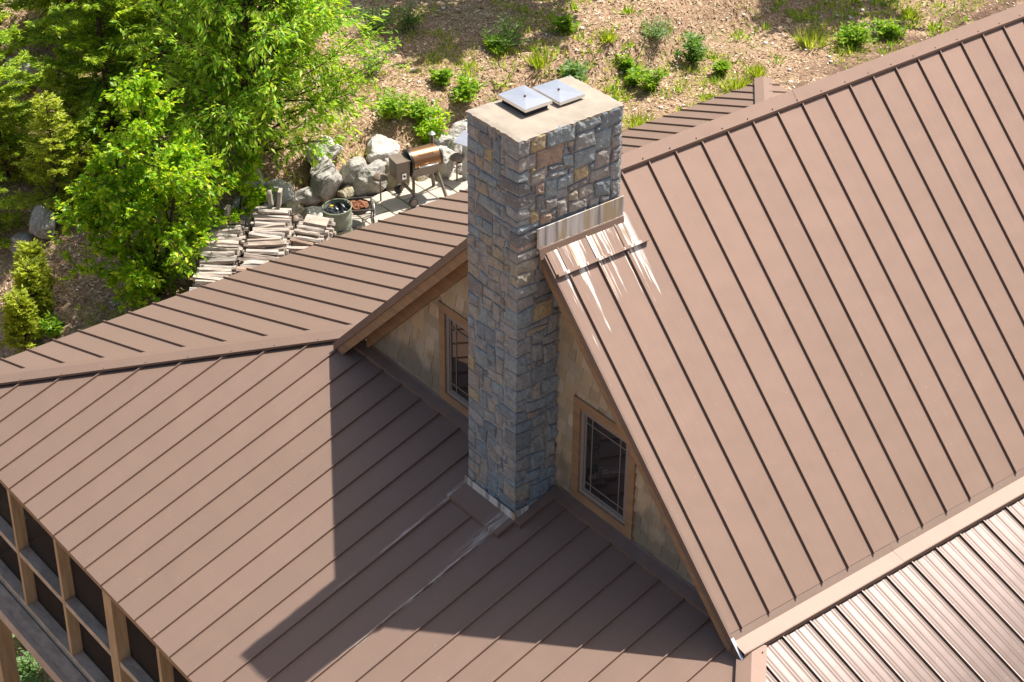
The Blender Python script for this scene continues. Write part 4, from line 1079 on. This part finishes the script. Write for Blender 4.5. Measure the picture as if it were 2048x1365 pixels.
conifer(-23.6, 2.95, 3.6, 1.15, M['leaf_spruce'], 'slim young spruce above the upright grey rock', density=26, nd=.12, ndw=.038, name='spruce_tree', levels=13)
conifer(-25.2, 4.2, 3.2, 1.3, M['leaf_spruce'], 'yellow-green young spruce in front of the dark cedar', density=28, nd=.12, ndw=.038, name='spruce_tree', levels=13)
conifer(-26.6, 2.9, 2.6, 1.3, M['leaf_spruce'], 'young spruce left of the dark hollow', density=26, nd=.12, ndw=.038, name='spruce_tree', levels=13)
conifer(-24.6, 1.2, 3.0, 1.1, M['leaf_cedar'], 'small dark cedar at the left edge below the spruces', density=26, nd=.11, ndw=.035, levels=13)
for p, h, lb in (((-20.45, .15), 1.5, 'lowest yellow-green cedar bush beside the left eave'), ((-21.0, .75), 1.5, 'middle yellow-green cedar bush of the column by the left eave'), ((-21.7, 1.15), 1.3, 'topmost yellow-green cedar bush of the column by the left eave')):
    conifer(p[0], p[1], h, .40, M['leaf_spruce'], lb, density=36, nd=.12, ndw=.045, name='cedar_bush', cat='bush', levels=26, droop=0)
conifer(-22.9, 8.0, 4.6, 1.6, M['leaf_cedar'], 'short cedar left of the cherry tree trunk', density=40, nd=.14, ndw=.05)
conifer(-27.0, 9.4, 6.5, 2.2, M['leaf_cedar'], 'cedar behind the crown of the cherry tree', density=28, nd=.12, ndw=.045)
conifer(-24.4, 3.9, 2.6, 1.2, M['leaf_spruce'], 'bright spruce between the slim spruce and the dark cedar', density=28, nd=.12, ndw=.04, name='spruce_tree', levels=13)
conifer(-23.3, 3.6, 2.0, 1.0, M['leaf_spruce'], 'yellow spruce right of the upright grey rock', density=28, nd=.12, ndw=.04, name='spruce_tree', levels=13)
conifer(-25.9, .9, 2.2, 1.2, M['leaf_spruce'], 'bushy spruce at the left edge under the bare twigs', density=40, nd=.12, ndw=.04, name='spruce_tree', levels=13)
# trees beyond the top of the picture that shade the slope
for x, y, h, lb in ((-27.6, 20.3, 11, 'tall shade maple beyond the slope, leftmost of the row'), (-25.0, 21.6, 10.5, 'tall shade maple beyond the slope, second in the row'), (-22.9, 23.9, 10, 'tall shade maple beyond the slope, third in the row'),
                    (-19.2, 32.2, 9.5, 'shade maple beyond the slope at the far right')):
    broadleaf(x, y, h, 2.9, M['leaf_birch'], lb, nbr=40, twig=9, nleaf=8, leafL=.32, leafW=.2, low=.42, trunk_r=.13, thin_twigs=False)
# bushes and tufts
def bush(x, y, h, wd, mat, label, kind, cat='bush', n=None):
    names = {'leafy': 'leafy_bush', 'grass': 'grass_tuft', 'fern': 'fern', 'airy': 'wispy_bush'}
    o = empty(names[kind], (x, y, float(hgt(x, y))-.02), 0, label, cat)
    if kind == 'grass':
        n = n or 150; P = np.column_stack([RNG.normal(0, wd*.22, (n, 2)), np.zeros(n)]); A = np.column_stack([P[:, :2]/wd*1.6+RNG.normal(0, .25, (n, 2)), np.ones(n)])
        v, f = leaf_arrays(P, A, h*RNG.uniform(.6, 1.15, n), .035, fold=.05); parts = [('blades', v, f)]
    else:
        wood = MB(); P = []; A = []; ns = int(8+wd*9)
        for s_ in range(ns):
            d = np.array((RNG.normal(0, .5*wd/h), RNG.normal(0, .5*wd/h), 1.0)); st_ = branch_path((RNG.normal(0, wd*.12), RNG.normal(0, wd*.12), 0), d, h*RNG.uniform(.6, 1.15), 5, .14, 0)
            wood.tube(st_, [.012, .01, .009, .008, .006, .004], 3, False)
            for z in range(n or 46):
                a_ = RNG.uniform(.15, 1)*5; i3 = min(int(a_), 4); p3 = st_[i3]*(1-(a_-i3))+st_[i3+1]*(a_-i3); dd = RNG.normal(0, 1, 3); dd[2] = abs(dd[2])*.5-.1
                P.append(p3+dd*.06*wd); A.append(dd)
        Ls, Ws = {'leafy': (.15, .075), 'fern': (.12, .05), 'airy': (.12, .028)}[kind]
        nn_ = len(P); q = RNG.uniform(.7, 1.3, nn_); v, f = leaf_arrays(np.array(P), np.array(A), Ls*q, Ws*q)
        link(bpy.data.objects.new('stems', mesh_data('stems', wood.v, wood.f, M['bark'])), o); parts = [('foliage', v, f)]
    for nm, v, f in parts: link(bpy.data.objects.new(nm, mesh_data(nm, v, f, mat)), o)
    return o
BU = [
 (-20.95, 12.26, .85, .95, 'leaf_bush', 'bright leafy bush in the mulch behind the boulder row, left of the chimney', 'leafy'),
 (-20.7, 13.1, .6, .8, 'leaf_bush', 'yellowish bush between the bright one and the chimney cap', 'leafy'),
 (-20.78, 14.63, .7, .75, 'leaf_bush', 'dark-stemmed green bush just left of the chimney top', 'leafy'),
 (-20.1, 12.95, 1.25, .7, 'leaf_birch', 'upright leafy plant directly behind the grill', 'leafy'),
 (-21.65, 14.47, .5, .35, 'leaf_bush', 'thin yellow weed in the shade left of the chimney', 'leafy'),
 (-22.22, 17.39, 1.15, 1.0, 'leaf_dark', 'large dusky bush with tall grass above the flue caps', 'airy'),
 (-22.3, 17.1, .45, .7, 'leaf_bush', 'low leafy plant at the foot of the large dusky bush', 'leafy'),
 (-21.91, 19.49, .55, .55, 'leaf_bush', 'compact green bush near the top edge above the chimney', 'leafy'),
 (-20.81, 17.57, .5, .45, 'grass', 'yellow-green grass tuft above the right flue cap', 'grass'),
 (-20.35, 18.5, .55, .9, 'leaf_fern', 'pale leafy plant right behind the chimney top corner', 'leafy'),
 (-23.25, 13.21, 1.0, .7, 'leaf_dark', 'dark grass clump at the right edge of the cherry tree', 'airy'),
 (-25.5, 14.76, .9, .9, 'leaf_dark', 'dark bush in tree shade at the top, left one', 'airy'),
 (-24.9, 15.7, .9, 1.1, 'leaf_dark', 'dark bush in tree shade at the top, right one', 'airy'),
 (-20.5, 21.8, .8, 1.2, 'leaf_fern', 'wide loose bush on the sunny slope above the ridge end', 'airy'),
 (-19.2, 22.4, .95, .6, 'leaf_dark', 'upright dark bush on the sunny slope', 'leafy'),
 (-20.81, 20.25, .4, .4, 'grass', 'short grass tuft right of the compact bush at the top', 'grass'),
 (-19.96, 20.35, .5, .4, 'leaf_bush', 'upper of the weeds right of the chimney', 'leafy'),
 (-19.4, 20.1, .55, .45, 'leaf_bush', 'middle of the weeds right of the chimney', 'leafy'),
 (-18.81, 20.24, .7, .4, 'leaf_bush', 'tallest of the weeds right of the chimney', 'leafy'),
 (-18.16, 22.53, .4, .35, 'leaf_bush', 'small round weed above the far porch roof', 'leafy'),
 (-16.86, 27.02, .7, .85, 'leaf_bush', 'bright bush with dry stalks above the main ridge', 'leafy'),
 (-16.5, 28.2, .6, .75, 'leaf_bush', 'bush right of the bright one with dry stalks', 'leafy'),
 (-17.02, 29.77, .35, .45, 'grass', 'grass tuft near the top right above the ridge', 'grass'),
 (-17.02, 22.23, .55, .7, 'grass', 'bright grass clump at the far porch eave', 'grass'),
 (-17.33, 23.3, .45, .4, 'grass', 'grass tuft behind the far hip', 'grass'),
 (-17.71, 26.0, .6, .9, 'grass', 'tall yellow grass clump in front of the dark soil', 'grass'),
 (-17.25, 18.4, .5, 1.0, 'grass', 'yellow grass growing along the eave right of the chimney', 'grass'),
 (-19.87, .74, .45, .5, 'leaf_bush', 'small weed on bare soil beside the left eave', 'leafy'),
 (-13.2, -4.0, .7, 1.0, 'leaf_fern', 'fern clump in sun below the porch, upper one', 'fern'),
 (-12.7, -4.25, .7, 1.0, 'leaf_fern', 'fern clump in sun below the porch, middle one', 'fern'),
 (-13.3, -4.75, .7, 1.0, 'leaf_fern', 'fern clump in sun below the porch beside the deck post', 'fern'),
 (-12.2, -4.6, .7, 1.0, 'leaf_fern', 'fern clump in sun below the porch, lowest one', 'fern'),
 (-13.9, -3.6, .6, .9, 'leaf_fern', 'fern clump behind the deck post below the porch', 'fern'),
]
for x, y, h, wd, mt, lb, kd in BU: bush(x, y, h, wd, M[mt], lb, kd, 'grass' if kd == 'grass' else 'fern' if kd == 'fern' else 'bush')

# ground cover: wood chips, weeds, pale stones, fallen sticks
def chips(n, xr, yr, name, mat, L, W, upz=.25, hz=.02):
    X = RNG.uniform(*xr, n); Y = RNG.uniform(*yr, n)
    keep = ~((X > -19.3) & (Y > 4.0) & (Y < 15.6)) & ~((X > -12.9) & (Y > -5.8) & (Y < 18.9)); X, Y = X[keep], Y[keep]
    thin = (X > -16.8) & (Y > 17) & (RNG.uniform(0, 1, len(X)) < .7); X, Y = X[~thin], Y[~thin]
    n = len(X); Z = hgt(X, Y)+hz+np.array([noise.noise(Vector((a*.9, b*.9, 0)))*.10+noise.noise(Vector((a*2.7, b*2.7, 3)))*.05 for a, b in zip(X, Y)])
    A = np.column_stack([RNG.normal(0, 1, (n, 2)), RNG.normal(0, upz, n)]); q = RNG.uniform(.5, 1.5, n)
    v, f = leaf_arrays(np.column_stack([X, Y, Z]), A, L*q, W*q, fold=.05)
    o = bpy.data.objects.new(name, mesh_data(name, v, f, mat, off=(0, 0, -ZG))); link(o); o['kind'] = 'stuff'; return o
t = NT('wood_chip'); r_ = t.n('NewGeometry').outputs['Random Per Island']
t.base(t.ramp(r_, [(0, (.17, .10, .055)), (.35, (.36, .245, .145)), (.7, (.56, .42, .265)), (.92, (.70, .57, .41)), (1, (.80, .71, .58))])); t.set(Roughness=.9); M['chip'] = t.m
o = chips(90000, (-36, -12), (-6, 34), 'mulch_chips', M['chip'], .12, .04); tag(o, 'tan wood chip mulch covering the slope', 'mulch')
def weeds(n, xr, yr, h, mat, lw, lb, thr=.02):
    X = RNG.uniform(*xr, n*3); Y = RNG.uniform(*yr, n*3)
    g = np.array([noise.noise(Vector((a*.35, b*.35, 8)))+.5*noise.noise(Vector((a*1.2, b*1.2, 4))) for a, b in zip(X, Y)])
    keep = (g > thr) & ~((X > -19.3) & (Y > 4.0) & (Y < 15.6)) & ~((X > -13.0) & (Y > -5.8) & (Y < 18.9)); X, Y = X[keep][:n], Y[keep][:n]
    P = []; A = []
    for a, b in zip(X, Y):
        k = RNG.integers(4, 18); z = float(hgt(a, b)); q = RNG.normal(0, .12, (k, 2))
        for i in range(k): P.append((a+q[i, 0], b+q[i, 1], z-.02)); A.append((q[i, 0]*3+RNG.normal(0, .3), q[i, 1]*3+RNG.normal(0, .3), 1))
    m_ = len(P); v, f = leaf_arrays(np.array(P), np.array(A), h*RNG.uniform(.4, 1.2, m_), lw, fold=.1)
    o = bpy.data.objects.new('weeds', mesh_data('weeds', v, f, mat, off=(0, 0, -ZG))); link(o); o['kind'] = 'stuff'; tag(o, lb, 'weeds')
weeds(3400, (-34, -12), (-4, 33), .22, M['grass'], .035, 'sparse yellow-green weeds scattered over the mulch')
weeds(300, (-23, -12.5), (15.5, 33), .30, M['leaf_bush'], .06, 'low leafy weeds scattered over the sunny slope behind the house', -.25)
t = NT('pale_stone_chip'); t.base((.60, .57, .53)); t.set(Roughness=.9); M['stonechip'] = t.m
sb = MB()
for k in range(160):
    x, y = rnd(-26, -13), rnd(8, 30)
    if x > -19.6 and y < 15.8 or (x > -13.2 and y < 19): continue
    z = float(hgt(x, y)); r = rnd(.03, .085); sb.lathe([(.001, r*.6), (r*.8, r*.35), (r, 0), (r*.7, -r*.4)], 6, (x, y, z+.03))
o = bpy.data.objects.new('pale_stones', mesh_data('pale_stones', sb.v, sb.f, M['stonechip'], off=(0, 0, -ZG))); link(o); o['kind'] = 'stuff'; tag(o, 'small pale stones strewn over the slope behind the boulders', 'stones')
def stick(x, y, rz, ln, r, lb):
    b = MB(); pts = branch_path((0, 0, 0), (math.cos(rz), math.sin(rz), .1), ln, 6, .10, 0); b.tube(pts, [r*(1-.11*i) for i in range(7)], 5)
    for k in (2, 3, 4):
        b.tube(branch_path(pts[k], (math.cos(rz+rnd(-1, 1)), math.sin(rz+rnd(-1, 1)), .35), ln*.4, 4, .15, 0), [r*.5, r*.4, r*.35, r*.3, r*.2], 4)
    o = bpy.data.objects.new('fallen_branch', mesh_data('fallen_branch', b.v, b.f, M['twig'])); link(o); o.location = V((x, y, float(hgt(x, y))+.08)); tag(o, lb, 'branch')
stick(-20.2, .9, 2.4, 1.5, .03, 'bleached forked branch lying on soil by the left eave')
stick(-20.8, 1.3, .6, 1.4, .03, 'thin bleached branch above the forked one on the soil')
stick(-21.2, .2, .3, 1.2, .03, 'bare stick poking left out of the cedar bushes')
stick(-19.9, 10.3, 1.2, 1.2, .035, 'bleached stick lying behind the flat-faced block')
stick(-26.9, 1.6, 1.0, 1.6, .05, 'bleached brush pile branch at the left edge')
stick(-27.2, 1.9, 2.0, 1.6, .05, 'second bleached brush pile branch at the left edge')
stick(-24.0, 8.8, .9, 2.2, .12, 'thick fallen log between the cedars at the top')
stick(-23.0, 7.6, 1.5, 1.0, .05, 'short bleached stick below the thick fallen log')
